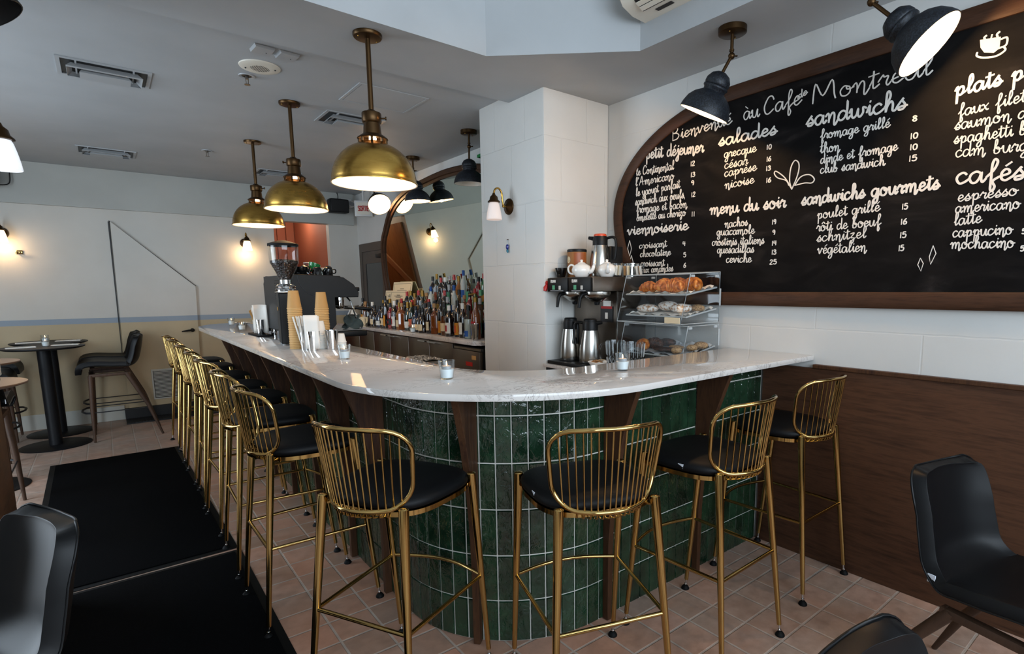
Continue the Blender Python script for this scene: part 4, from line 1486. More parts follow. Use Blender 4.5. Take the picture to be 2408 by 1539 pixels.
# ---------------------------------------------------------------- tall mirror leaning behind the bottles
mr = thing('wall_mirror', 'tall wood-framed mirror with rounded top leaning behind the bottles', 'mirror', (2.70, 0, 1.95))
mr.rotation_euler = (0, R(-6.5), 0)
lp = [(6.70, -.92), (6.738, -.72), (6.734, -.549), (6.743, -.336), (6.704, -.076), (6.63, .10), (6.517, .216), (6.30, .40), (6.029, .523), (5.70, .592), (5.309, .62), (5.0, .634), (4.771, .634), (4.50, .618), (4.265, .586), (4.02, .50), (3.85, .36), (3.75, .15), (3.70, -.1), (3.69, -.5), (3.70, -.92)]
ln = [Vector(p) for p in smooth_line(lp, 5)]
mo = resample([tuple(p) for p in ln], 200)
area = sum(a.x * b.y - b.x * a.y for a, b in zip(mo, mo[1:] + mo[:1]))
sg = 1 if area > 0 else -1
mi = inset(mo, sg * .075)
mm = inset(mo, sg * .045)
g = G()
g.loft([[(.03, p.x, p.y) for p in mo], [(-.02, p.x, p.y) for p in mo], [(-.03, p.x, p.y) for p in inset(mo, sg * .01)], [(-.03, p.x, p.y) for p in mm], [(-.014, p.x, p.y) for p in inset(mo, sg * .052)], [(-.012, p.x, p.y) for p in mi], [(.004, p.x, p.y) for p in mi]], True)
g.build('frame', 'wood_frame_y', mr, 40)
g = G()
g.prism([(p.x, p.y) for p in inset(mo, sg * .07)], .0, .02, 'X')
g.build('mirror_glass', 'mirror', mr, smooth=0)
tg = G().box(2.66, 2.80, 3.72, 4.35, 2.60, 2.625)
tag(tg.build('green_strip', 'green_tape', smooth=0), 'green strip above the mirror beside the block column', 'strip')

# ---------------------------------------------------------------- things on the bar top
ZC = 1.0979
def make_candle():
    p = thing('votive_candle', '', 'candle')
    G().lathe([(0, .0), (.0235, 0), (.025, .003), (.0335, .074), (.0325, .0745), (.024, .006), (0, .006)], 32).build('glass_cup', 'glass', p, 50)
    G().lathe([(0, .0065), (.0232, .0065), (.0282, .040), (0, .040)], 28).build('wax', 'wax', p, 50)
    G().lathe([(0, .0402), (.0185, .0402), (.0185, .052), (.0175, .052), (.0165, .048), (0, .048)], 24).build('tealight', 'white_metal', p, 50)
    G().tube([(0, 0, .047), (.001, 0, .054)], .0008, 6).build('wick', 'ink', p)
    G().lathe([(0, .052), (.0022, .055), (.0028, .059), (.0016, .066), (0, .071)], 12).build('flame', 'flame', p, 60)
    return p
cd = make_candle()
CN = 'votive candles in clear glasses'
cands = [((1.019, 1.935, ZC), 'lit votive candle on the bar\'s curved corner, nearest of all the candles'),
         ((1.699, 1.63, ZC), 'lit votive candle on the short side of the bar before the pastry case'),
         ((.923, 2.85, ZC), 'lit votive candle on the bar beside the steel cups'),
         ((.928, 5.60, ZC), 'lit votive candle at the far end of the bar, nearer of the pair'),
         ((.985, 6.50, ZC), 'lit votive candle at the far end of the bar, farther of the pair'),
         ((-.465, 6.95, .9455), 'lit votive candle on the nearer black round table'),
         ((-.50, 7.50, .9455), 'lit votive candle on the rear black round table')]
for i, (loc, lb) in enumerate(cands):
    if i == 0:
        cd.location = loc
        tag(cd, lb, 'candle', CN)
    else:
        dup(cd, None, loc=loc, rz=i, label=lb, group=CN)

# coffee grinder
p = thing('coffee_grinder', 'black coffee grinder with a clear bean hopper on the bar', 'coffee grinder', (.915, 3.90, ZC), R(-8))
G().prism([(-.055, -.11), (.055, -.11), (.055, .05), (.03, .10), (-.03, .10), (-.055, .05)], .012, .335).build('body', 'black_plastic', p, smooth=0, bevel=.006)
for x in (-.04, .04):
    for y in (-.09, .05):
        G().lathe([(0, 0), (.01, 0), (.01, .012), (0, .012)], 10, at=(x, y, 0)).build('foot', 'white_metal', p)
G().box(-.062, .062, -.12, .06, .336, .345, bev=.003).build('top_plate', 'chrome', p)
G().lathe([(0, .0), (.06, .0), (.064, .012), (.056, .02), (.060, .03), (.048, .042), (.036, .048), (.036, .072), (0, .072)], 32, at=(0, -.03, .3455)).build('collar', 'chrome', p, 35)
G().lathe([(.030, .42), (.040, .425), (.081, .515), (.086, .525), (.088, .640), (.085, .640), (.083, .526), (.078, .517), (.034, .422)], 40, at=(0, -.03, 0)).build('hopper', 'acrylic', p, 50)
G().lathe([(0, .4235), (.033, .4235), (.077, .518), (.081, .528), (.081, .538), (.055, .546), (.02, .541), (0, .544)], 36, at=(0, -.03, 0)).build('coffee_beans', 'beans', p, 50)
G().lathe([(0, .668), (.03, .664), (.07, .652), (.090, .645), (.090, .630), (.0885, .630), (.0885, .641), (0, .641)], 40, at=(0, -.03, 0)).build('hopper_lid', 'rubber', p, 50)
G().lathe([(0, 0), (.012, 0), (.012, .004), (0, .004)], 18, mat=Matrix.Translation((-.056, -.03, .235)) @ Matrix.Rotation(R(-90), 4, 'Y')).build('badge', 'kraft', p, 40)
G().tube([(0, .09, .20), (0, .16, .195)], [.022, .016], 12).build('dosing_spout', 'black_plastic', p)

# espresso machine, its back to the customers
p = thing('espresso_machine', 'black two-group espresso machine with cups on top, behind the grinder', 'espresso machine', (0, 0, 0))
X0, Y0, Y1 = .985, 4.14, 4.86
G().box(X0, X0 + .28, Y0 + .03, Y1 - .03, ZC + .05, 1.52, bev=.01).build('body', 'black_plastic', p)
side = [(X0, ZC + .03), (X0 + .25, ZC + .03), (1.30, 1.20), (1.30, 1.395), (1.47, 1.395), (1.475, 1.43), (1.44, 1.49), (1.37, 1.54), (1.28, 1.556), (X0 + .01, 1.56), (X0 - .005, 1.50)]
for y in (Y0, Y1 - .03):
    G().prism(side, y, y + .03, 'Y').build('side_panel', 'black_plastic', p, smooth=0, bevel=.004)
bp = G().box(X0 - .006, X0, Y0 + .03, Y1 - .03, ZC + .06, 1.555)
bp.build('back_panel', 'charcoal', p, smooth=0)
hl = G()
for i in range(9):
    for j in range(8):
        hl.box(X0 - .0075, X0 - .006, Y0 + .10 + i * .03, Y0 + .118 + i * .03, 1.39 + j * .018, 1.396 + j * .018)
hl.build('vent_slots', 'black', p, smooth=0)
G().box(X0 + .02, 1.36, Y0 + .03, Y1 - .03, 1.50, 1.552, bev=.008).build('cup_tray', 'charcoal', p)
G().prism([(1.24, 1.40), (1.46, 1.40), (1.465, 1.43), (1.43, 1.485), (1.36, 1.53), (1.24, 1.55)], Y0 + .03, Y1 - .03, 'Y').build('group_housing', 'black_plastic', p, smooth=0, bevel=.004)
cv = smooth_line([(1.05, 1.553), (1.06, 1.50), (1.10, 1.44), (1.17, 1.405), (1.26, 1.394)], 5)
G().tube([(x, Y0 - .001, z) for x, z in cv], .0025, 6).build('trim_line', 'charcoal', p)
dt = G().box(1.20, 1.52, Y0 - .01, Y1, ZC + .005, 1.15, bev=.012)
dt.build('drip_tray', 'black_plastic', p)
G().box(1.22, 1.505, Y0 + .02, Y1 - .03, 1.1505, 1.154).build('drip_grid', 'steel', p, smooth=0)
for x, y in ((1.02, Y0 + .05), (1.155, Y0 + .05), (1.02, Y1 - .05), (1.155, Y1 - .05)):
    G().lathe([(0, 0), (.022, 0), (.022, .05), (0, .05)], 14, at=(x, y, ZC)).build('foot', 'chrome', p)
for y in (Y0 + .17, Y0 + .50):
    g = G().lathe([(0, -.045), (.034, -.045), (.036, -.02), (.036, .02), (0, .02)], 24, at=(1.38, y, 1.375))
    gh = g.build('group_head', 'chrome', p, 40)
    pf = G().lathe([(0, -.07), (.02, -.068), (.036, -.052), (.037, -.046), (0, -.046)], 24, at=(1.38, y, 1.375))
    pf.tube([(1.41, y, 1.322), (1.47, y - .01, 1.315), (1.50, y - .012, 1.312)], .008, 8)
    pfo = pf.build('portafilter', 'chrome', p, 40)
    G().tube([(1.495, y - .012, 1.313), (1.53, y - .014, 1.308), (1.60, y - .018, 1.300), (1.615, y - .019, 1.299)], [.010, .014, .015, .012], 12).build('portafilter_handle', 'black_plastic', pfo, 50)
G().tube([(1.40, Y0 + .06, 1.40), (1.42, Y0 + .02, 1.36), (1.44, Y0 - .01, 1.24)], .006, 8).build('steam_wand', 'chrome', p)
G().box(1.46, 1.50, Y0 + .05, Y0 + .12, 1.44, 1.47, bev=.006).build('steam_knob', 'black_plastic', p)
# cups piled on the machine
def make_cup(mat):
    p = thing('coffee_cup', '', 'cup')
    G().lathe([(0, .0), (.022, .0), (.026, .004), (.038, .04), (.042, .062), (.0405, .0625), (.036, .04), (.024, .008), (0, .007)], 28).build('cup_body', mat, p, 50)
    pts = smooth_line([(.038, 0, .05), (.056, 0, .052), (.062, 0, .036), (.052, 0, .018), (.032, 0, .02)], 4)
    G().tube(pts, .0045, 8).build('cup_handle', mat, p, 50)
    return p
kinds = {k: None for k in ('black_gloss', 'green', 'porcelain')}
M['green'] = plain('green_glaze_cup', '#0f6a34', .15, 0, Coat_Weight=.5)
specs = [('black_gloss', (1.04, 4.22, 1.5525), 0, 0, 'black cup upright on the espresso machine nearest the bean hopper'),
         ('black_gloss', (1.06, 4.32, 1.596), 160, 20, 'black cup tipped on the pile, left on the espresso machine'),
         ('black_gloss', (1.11, 4.24, 1.5525), 0, 180, 'black cup upside down on the espresso machine beside the green cup'),
         ('black_gloss', (1.13, 4.30, 1.592), 140, 60, 'black cup lying tilted on top of the cup pile'),
         ('green', (1.20, 4.30, 1.5525), 20, 100, 'green cup among the black cups on the espresso machine'),
         ('black_gloss', (1.21, 4.22, 1.5525), 180, 200, 'black cup upside down at the edge of the espresso machine'),
         ('black_gloss', (1.30, 4.24, 1.585), 215, 10, 'black cup lying tilted at the front end of the espresso machine'),
         ('porcelain', (1.30, 4.34, 1.5525), 0, 10, 'white cup behind the black cups on the espresso machine')]
for mat_, loc, tilt, rz, lb in specs:
    if kinds[mat_] is None:
        c = kinds[mat_] = make_cup(mat_)
    else:
        c = dup(kinds[mat_], None, loc=loc, rz=0, label=lb)
    c.location = loc
    if tilt:
        c.location.z = loc[2] + (.0625 if tilt == 180 else .03)
    c.rotation_euler = (R(tilt), 0, R(rz))
    tag(c, lb, 'cup', 'cups piled on the espresso machine')
# small clear box on the machine, grey cloth and white tub on its tray
p = thing('clear_box', 'small clear plastic box standing on the espresso machine', 'box', (1.235, 4.50, 1.5525))
G().box(-.035, .035, -.03, .03, 0, .10, bev=.003).build('shell', 'acrylic', p)
G().box(-.036, .036, -.031, .031, .1002, .106, bev=.002).build('lid', 'acrylic_edge', p)
g = G()
rows = []
for i in range(9):
    z = i / 8
    rows.append([((.075 * (1 - .45 * z) + .014 * math.sin(3 * a + i)) * math.cos(a), (.06 * (1 - .3 * z) + .012 * math.sin(4 * a - i * .7)) * math.sin(a), .095 * z + .008 * math.sin(5 * a + i)) for a in [2 * PI * k / 22 for k in range(22)]])
g.loft(rows, True)
g.b.faces.new([g.b.verts.new(v) for v in rows[-1]])
tag(g.build('bar_cloth', 'cloth', None, 60, loc=(1.45, 4.24, 1.163)), 'crumpled grey-green cloth on the espresso machine\'s drip tray', 'cloth')

# paper cup towers
def cup_tower(n, top_h, name, lb, loc, mat, rim, r=.0405, pitch=.0105):
    """upside-down paper cups nested in a tower: the mouth rims show one above the other, the last cup whole"""
    t0 = None
    for i in range(n):
        z = i * pitch
        if t0 is None:
            t0 = thing(name, '', 'paper cup')
            G().lathe([(r, .003), (r * .69, .108 * top_h), (r * .66, .1085 * top_h), (0, .1065 * top_h)], 28).build('cup_wall', mat, t0, 50)
            G().tube([(r * math.cos(a), r * math.sin(a), .003) for a in [2 * PI * k / 28 for k in range(28)]], .0024, 6, closed=True).build('rolled_rim', rim, t0, 60)
            t0.location = (loc[0], loc[1], loc[2] + z + .0001)
            tag(t0, lb % ORD[0], 'paper cup', lb.split('%s')[1].strip())
        else:
            lab = lb % (ORD[i] if i < n - 1 else 'topmost')
            dup(t0, None, loc=(loc[0] + rnd.uniform(-.0008, .0008), loc[1] + rnd.uniform(-.0008, .0008), loc[2] + z), rz=i, label=lab)
cup_tower(24, 1, 'paper_cup', 'kraft paper cup, %s from the bottom of the left tower beside the grinder', (.876, 3.56, ZC), 'kraft', 'kraft_dark')
cup_tower(23, 1, 'paper_cup', 'kraft paper cup, %s from the bottom of the right tower on the bar', (1.055, 3.64, ZC), 'kraft', 'kraft_dark')
cup_tower(13, .72, 'white_paper_cup', 'white paper cup, %s from the bottom of the short stack behind the steel cups', (.985, 3.47, ZC), 'paper', 'paper', .037, .0075)
cup_tower(5, .5, 'cup_lid', 'white cup lid, %s from the bottom of the little stack behind the empty steel cup', (1.085, 3.40, ZC), 'paper', 'paper', .030, .009)
# steel cups
def make_steel_cup(h=.115, r=.0385):
    p = thing('steel_cup', '', 'steel cup')
    G().lathe([(0, 0), (r * .72, 0), (r * .74, .003), (r, h), (r * .98, h), (r * .72, .005), (0, .005)], 36).build('cup_wall', 'chrome', p, 40)
    return p
sc0 = make_steel_cup()
CUPS = [((.902, 3.47, ZC), 'tall steel cup full of white paper straws'), ((.918, 3.372, ZC), 'steel cup holding folded white napkins, before the straws'), ((1.024, 3.37, ZC), 'empty steel cup on the bar right of the napkins'),
        ((.925, 4.80, ZC + .011), 'steel cup of napkins and wooden stirrers on the black tray'), ((.94, 4.95, ZC + .011), 'steel cup on the back of the black tray')]
for i, (loc, lb) in enumerate(CUPS):
    if i == 0:
        sc0.location = loc
        tag(sc0, lb, 'steel cup', 'steel cups on the bar')
    else:
        dup(sc0, None, loc=loc, rz=i, label=lb)
sc0.scale = (.95, .95, 1.22)
st0 = None
for i in range(26):
    a = i * 2.4
    rr = .026 * math.sqrt((i + .5) / 26)
    x, y = rr * math.cos(a), rr * math.sin(a)
    lb = 'white paper straw in the tall steel cup'
    if st0 is None:
        st0 = G().tube([(0, 0, 0), (0, 0, .195)], .0032, 8).build('paper_straw', 'paper', None, 60)
        tag(st0, lb, 'straw', 'paper straws in the tall steel cup')
        s_ = st0
    else:
        s_ = dup(st0)
    s_.location = (.902 + x * .8, 3.47 + y * .8, ZC + .007)
    s_.rotation_euler = (-y * 10, x * 10, 0)
def napkin_sheet(x, y, z, wd, hg, rz, tilt, lb, curl=.012, name='paper_napkin'):
    rows = []
    for i in range(6):
        v_ = i / 5
        rows.append([(wd * (u - .5), curl * math.sin(PI * u) * v_, hg * v_) for u in [k / 8 for k in range(9)]])
    o = G().loft(rows).build(name, 'paper', None, 60, solid=.0025)
    o.location = (x, y, z)
    o.rotation_euler = (tilt, 0, rz)
    return tag(o, lb, 'napkin', 'napkins standing in steel cups')
napkin_sheet(.909, 3.349, ZC + .014, .080, .195, R(-35), R(4), 'folded white napkin standing at the front of the steel cup', .004)
napkin_sheet(.920, 3.377, ZC + .014, .074, .188, R(-33), R(-2), 'folded white napkin standing behind another in the steel cup', .004)
napkin_sheet(.928, 4.785, ZC + .022, .10, .22, R(-20), R(8), 'crumpled white napkin leaning out of the cup on the black tray', .02)
napkin_sheet(.915, 4.815, ZC + .022, .085, .20, R(25), R(-4), 'white napkin leaning left in the cup on the black tray', .008)
for i in range(3):
    o = G().box(-.003, .003, -.0008, .0008, 0, .19).build('wooden_stirrer', 'kraft', None, smooth=0)
    o.location = (.905 + i * .004, 4.81 + i * .004, ZC + .018)
    o.rotation_euler = (0, R(-14 - i * 3), R(20))
    tag(o, 'thin wooden stirrer in the steel cup on the black tray', 'stirrer', 'wooden stirrers')
o = G().box(-.055, .055, -.21, .21, 0, .0105, bev=.003).build('black_tray', 'rubber', None)
o.location = (.93, 4.86, ZC)
o.rotation_euler = (0, 0, R(-1))
tag(o, 'flat black rubber tray under the steel cups on the bar', 'tray')
p = thing('plate', 'small plate with a spoon at the far end of the bar', 'plate', (1.10, 6.62, ZC))
G().lathe([(0, .0), (.05, 0), (.10, .014), (.10, .016), (.05, .004), (0, .004)], 32).build('dish', 'porcelain', p, 50)
G().tube([(-.04, 0, .014), (.03, .01, .012), (.11, .02, .02)], [.010, .004, .005], 8, flat=.4).build('spoon', 'steel', p, 50)
G().ball((-.03, -.01, .018), .018, (1, 1, .6)).build('lemon_slice', 'biscuit', p)

# ---------------------------------------------------------------- back bar with bottles
BZ = 1.02
cab = thing('back_bar_cabinet', 'low stainless steel back-bar cabinet under the bottles', 'cabinet', (0, 0, 0))
G().box(2.385, XW - .03, 4.36, 7.25, .08, .975).build('carcass', 'steel_dark', cab, smooth=0)
G().box(2.42, XW - .03, 4.36, 7.25, .001, .079).build('plinth', 'black', cab, smooth=0)
ds = [4.365, 4.83, 5.30, 5.77, 6.24, 6.71, 7.24]
for i, (a, b) in enumerate(zip(ds, ds[1:])):
    d = G().box(2.366, 2.384, a + .004, b - .004, .10, .968, bev=.003).build('door', 'steel_dark', cab)
    y = b - .10 if i % 2 == 0 else a + .10
    G().prism([(2.366, .955), (2.330, .962), (2.328, .950), (2.334, .950), (2.336, .956), (2.366, .949)], y - .075, y + .075, 'Y').build('door_handle', 'steel', d, smooth=0)
frg = thing('bar_fridge', 'small stainless under-counter fridge beside the block column', 'fridge', (0, 0, 0))
G().box(2.385, XW - .03, 3.88, 4.352, .02, .955).build('carcass', 'black', frg, smooth=0)
d = G().box(2.350, 2.384, 3.885, 4.347, .06, .93, bev=.004).build('door', 'steel_dark', frg)
G().box(2.3485, 2.35, 4.0, 4.11, .80, .835).build('red_label', 'red', d, smooth=0)
G().box(2.3485, 2.35, 3.94, 4.01, .86, .895).build('badge', 'kraft', d, smooth=0)
G().box(2.36, 2.385, 3.90, 4.33, .935, .953).build('hinge_rail', 'steel', frg, smooth=0)
g = G()
g.prism([(2.315, 7.35), (2.315, 3.93), (2.36, 3.87), (2.55, 3.87), (XW - .02, 3.87), (XW - .02, 7.35)], .985, BZ)
tag(g.build('back_bar_worktop', 'quartz', None, 35, bevel=.002), 'pale stone worktop of the back bar carrying the bottles', 'worktop')
rs = G().box(2.575, 2.66, 3.90, 6.0, BZ + .0005, 1.145).box(2.661, 2.735, 3.90, 5.42, BZ + .0005, 1.29)
tag(rs.build('bottle_riser', 'black', None, smooth=0), 'black stepped riser lifting the rear bottle rows', 'shelf')

def glassy(name, col, rough=.06):
    return plain(name, col, rough, 0, Coat_Weight=.8, Coat_Roughness=.03, Specular_IOR_Level=.7)
M['b_dark'] = glassy('dark_spirit', '#140a08')
M['b_amber'] = glassy('amber_spirit', '#6a3410')
M['b_whisky'] = glassy('whisky', '#8a5420')
M['b_green'] = glassy('green_bottle', '#0a5a26')
M['b_dgreen'] = glassy('dark_green_bottle', '#0b1d12')
M['b_red'] = glassy('red_liqueur', '#7a0f14')
M['b_blue'] = glassy('blue_black_bottle', '#12213a')
M['b_clear'] = thin_glass('clear_bottle', (.86, .89, .88, 1), 1.5)
M['b_frost'] = plain('frosted_bottle', '#b3b8b2', .35)
M['l_cream'] = plain('cream_label', '#cbb792', .7)
M['l_white'] = plain('white_label', '#cfccc4', .7)
M['l_yellow'] = plain('yellow_label', '#b8780f', .6)
M['l_red'] = plain('red_label', '#9c1620', .6)
M['l_black'] = plain('black_label', '#141315', .6)
M['l_blue'] = plain('blue_label', '#1b4f94', .6)
M['l_green'] = plain('green_label', '#4f9a72', .6)
M['l_orange'] = plain('orange_label', '#b4481d', .6)
M['gold_foil'] = plain('gold_foil', '#8a6a30', .4, .8)
M['cork'] = plain('cork', '#a47a4c', .7)
SHAPES = {
 'wine':   ([(0, 0), (.036, 0), (.038, .004), (.038, .19), (.034, .215), (.018, .245), (.0145, .26), (.0145, .30)], .26, .315, .0155, 24),
 'round':  ([(0, 0), (.037, 0), (.039, .004), (.039, .165), (.034, .19), (.020, .215), (.0145, .235), (.0145, .27)], .245, .292, .0165, 24),
 'square': ([(0, 0), (.046, 0), (.048, .004), (.048, .16), (.042, .18), (.018, .20), (.0145, .21), (.0145, .25)], .235, .272, .0175, 4),
 'squat':  ([(0, 0), (.048, 0), (.050, .005), (.052, .09), (.046, .13), (.024, .165), (.0155, .18), (.0155, .215)], .20, .240, .0175, 24),
 'tall':   ([(0, 0), (.032, 0), (.034, .004), (.034, .21), (.028, .235), (.016, .26), (.0135, .27), (.0135, .315)], .285, .335, .0155, 24),
 'flask':  ([(0, 0), (.040, 0), (.043, .004), (.041, .14), (.045, .155), (.030, .185), (.0145, .215), (.0145, .265)], .235, .285, .017, 24),
 'champ':  ([(0, 0), (.040, 0), (.043, .005), (.043, .15), (.038, .18), (.022, .225), (.016, .26), (.0155, .30)], .235, .318, .018, 24),
 'syrup':  ([(0, 0), (.036, 0), (.038, .004), (.038, .15), (.034, .175), (.02, .21), (.016, .24), (.0145, .285)], .265, .30, .0155, 24),
}
def bottle(shape, body, lab, cap, la=.045, lb_=.125, lab2=None):
    prof, z0, z1, rc, n = SHAPES[shape]
    b = thing('bottle', '', 'bottle')
    mt_ = Matrix.Rotation(PI / 4, 4, 'Z') if n == 4 else None
    G().lathe(prof + [(0, prof[-1][1])], n, mat=mt_).build('bottle_body', body, b, 40, bevel=.006 if n == 4 else 0)
    if body == 'b_clear':
        k = .55
        liq = [(max(0, r - .004), z + .003) for r, z in prof if z < .17]
        liq.append((0, liq[-1][1]))
        G().lathe(liq, n, mat=mt_).build('liquid', rnd.choice(['b_whisky', 'b_frost', 'b_amber']), b, 40)
    r = max(p[0] for p in prof if p[1] <= .17)
    g = G()
    if n == 4:
        h = r * math.cos(PI / 4) + .0012
        g.box(-h, -h + .001, -h * .82, h * .82, la, lb_)
    else:
        aa = [R(180 + d) for d in range(-80, 81, 8)]
        rr = r + .0009
        g.loft([[(rr * math.cos(a), rr * math.sin(a), z) for a in aa] for z in (la, lb_)])
    lo = g.build('bottle_label', lab, b, 60)
    if lab2:
        g = G()
        rr = r + .0014
        if n == 4:
            h = r * math.cos(PI / 4) + .0024
            g.box(-h, -h + .001, -h * .4, h * .4, la + .02, lb_ - .03)
        else:
            aa = [R(180 + d) for d in range(-34, 35, 8)]
            g.loft([[(rr * math.cos(a), rr * math.sin(a), z) for a in aa] for z in (la + .018, lb_ - .025)])
        g.build('label_emblem', lab2, lo, 60)
    G().lathe([(0, z0), (rc, z0), (rc, z1 - .002), (rc - .002, z1), (0, z1)], 18).build('bottle_cap', cap, b, 40)
    return b
KINDS = {
 'dark round bottle with a cream label and black cap': ('round', 'b_dark', 'l_cream', 'black', .03, .11, 'l_black'),
 'dark bottle with a yellow label and black cap': ('tall', 'b_dark', 'l_yellow', 'black', .02, .13, 'l_orange'),
 'dark bottle with a white label and white cap': ('round', 'b_dark', 'l_white', 'paper', .03, .13, 'l_red'),
 'square amber bottle with a white label': ('square', 'b_amber', 'l_white', 'cork', .03, .11, 'l_black'),
 'squat dark decanter bottle with a cream label': ('squat', 'b_dark', 'l_cream', 'black', .025, .085, None),
 'red-capped dark wine bottle': ('wine', 'b_dark', 'l_white', 'red', .05, .13, 'l_black'),
 'bright green bottle with a red cap': ('tall', 'b_green', 'l_yellow', 'red', .05, .12, None),
 'clear bottle with a green cap': ('flask', 'b_clear', 'l_white', 'l_green', .04, .11, 'l_blue'),
 'clear bottle with a black cap': ('round', 'b_clear', 'l_cream', 'black', .04, .11, None),
 'whisky-coloured bottle with a gold cap': ('flask', 'b_whisky', 'l_cream', 'gold_foil', .03, .10, 'l_red'),
 'frosted pale bottle with a blue cap': ('tall', 'b_frost', 'l_blue', 'l_blue', .08, .15, None),
 'dark green bottle with an orange label': ('wine', 'b_dgreen', 'l_orange', 'gold_foil', .05, .13, 'l_cream'),
 'red liqueur bottle with a black cap': ('round', 'b_red', 'l_black', 'black', .04, .11, 'l_red'),
 'pale green-labelled clear bottle with a grey cap': ('tall', 'b_clear', 'l_green', 'white_metal', .04, .15, None),
 'gold-topped champagne bottle': ('champ', 'b_dgreen', 'l_white', 'gold_foil', .03, .10, None),
 'blue-black bottle with a white label': ('squat', 'b_blue', 'l_white', 'black', .02, .07, 'l_cream'),
}
BK = list(KINDS)
PROTO = {}
def put_bottle(kind, x, y, z, where, sc=1.0):
    lb = '%s, %s' % (kind, where)
    if kind not in PROTO:
        b = PROTO[kind] = bottle(*KINDS[kind])
        tag(b, lb, 'bottle', 'bottles on the back bar')
    else:
        b = dup(PROTO[kind], None, loc=(x, y, z), rz=0, label=lb)
    b.location = (x, y, z)
    b.rotation_euler = (0, 0, rnd.uniform(-.35, .45) - .45)
    k_ = sc * rnd.uniform(.95, 1.0)
    b.scale = (k_, k_, sc * rnd.uniform(.93, 1.09))
front = [4, 12, 2, 0, 1, 7, 3, 9, 5, 8, 15, 11, 4, 14, 3, 0, 9, 2, 1, 10, 4, 0, 2, 12, 5, 8, 1, 0, 15]
order = [(2, 2.49), (1, 2.50), (2, 2.47), (8, 2.48), (1, 2.50), (3, 2.49), (0, 2.49), (4, 2.47), (4, 2.49), (15, 2.50), (11, 2.50), (14, 2.51), (3, 2.49), (9, 2.51), (2, 2.50), (12, 2.50), (1, 2.49), (0, 2.50), (15, 2.51), (4, 2.49), (2, 2.51), (0, 2.50), (3, 2.51), (1, 2.52)]
y = 4.31
for i, (k, x) in enumerate(order):
    put_bottle(BK[k], x - .045, y, BZ + .0003, 'front row, %s from the column' % ORD[i + 2])
    y += .108 if i < 14 else .112
mid = [10, 13, 0, 8, 3, 12, 2, 13, 11, 9, 1, 5, 8, 13, 3, 5, 9, 0, 6, 12, 2, 14, 8, 11]
y = 4.06
for i, k in enumerate(mid):
    put_bottle(BK[k], 2.548 - .006 * (i % 2), y + .01 * (i % 2), BZ + .0003, 'second row, %s from the column' % ORD[i])
    y += .099
low = [9, 8, 2, 7, 6, 12, 3, 8, 10, 13, 5, 0, 13, 10, 3, 14, 5, 9, 11, 5]
y = 3.98
for i, k in enumerate(low):
    put_bottle(BK[k], 2.617, y, 1.1453, 'lower step, %s from the column' % ORD[i], .96)
    y += .098
high = [3, 7, 6, 8, 6, 12, 8, 13, 10, 9, 5, 13, 2, 5, 11, 0]
y = 3.98
for i, k in enumerate(high):
    put_bottle(BK[k], 2.697, y, 1.2903, 'top step, %s from the column' % ORD[i], .93)
    y += .092
# syrup bottles at the column end of the front row
b = bottle('syrup', 'b_amber', 'l_red', 'gold_foil', .085, .13, None)
b.location = (2.445, 4.085, BZ + .0003)
b.rotation_euler = (0, 0, -.55)
b.scale = (1.12, 1.12, 1.2)
tag(b, 'tall syrup bottle with red and blue label and gold pump top, beside the block column', 'bottle', 'bottles on the back bar')
g = G()
aa = [R(180 + d) for d in range(-80, 81, 8)]
g.loft([[(.0392 * math.cos(a), .0392 * math.sin(a), z) for a in aa] for z in (.03, .0845)])
g.build('bottle_label', 'l_blue', b, 60)
g = G()
def put_tor(u, v, h):
    a = R(180) + u / .0405
    rr = .0398 + h
    return (rr * math.cos(a), rr * math.sin(a), .097 + v)
st_, wd_ = strokes('orani')
tt, _ = strokes('T')
for s_ in tt:
    ribbon(g, [(a * .0011 - .030, b_ * .0011) for a, b_ in s_], .0014, put_tor, .0006)
for s_ in st_:
    ribbon(g, [(a * .0011 - .020, b_ * .0011) for a, b_ in s_], .0013, put_tor, .0006)
g.build('lettering', 'paper', b, smooth=0)
G().tube([(0, 0, .30), (0, 0, .325), (-.05, .01, .318)], .006, 8).build('pourer', 'gold_foil', b)
b = bottle('round', 'b_clear', 'l_blue', 'black', .02, .07, 'l_white')
b.location = (2.435, 4.195, BZ + .0003)
b.rotation_euler = (0, 0, -.5)
tag(b, 'clear bottle with a square blue label, second from the block column in the front row', 'bottle', 'bottles on the back bar')
p = thing('steel_jigger', 'narrow steel tumbler at the column end of the back bar', 'tumbler', (2.385, 4.005, BZ + .0003))
G().lathe([(0, 0), (.024, 0), (.034, .14), (.032, .14), (.022, .003), (0, .003)], 28).build('wall', 'chrome', p, 40)
dup(cd, None, loc=(2.375, 5.20, BZ + .0003), rz=1, label='unlit-looking votive candle in front of the bottles on the back bar', group=CN)
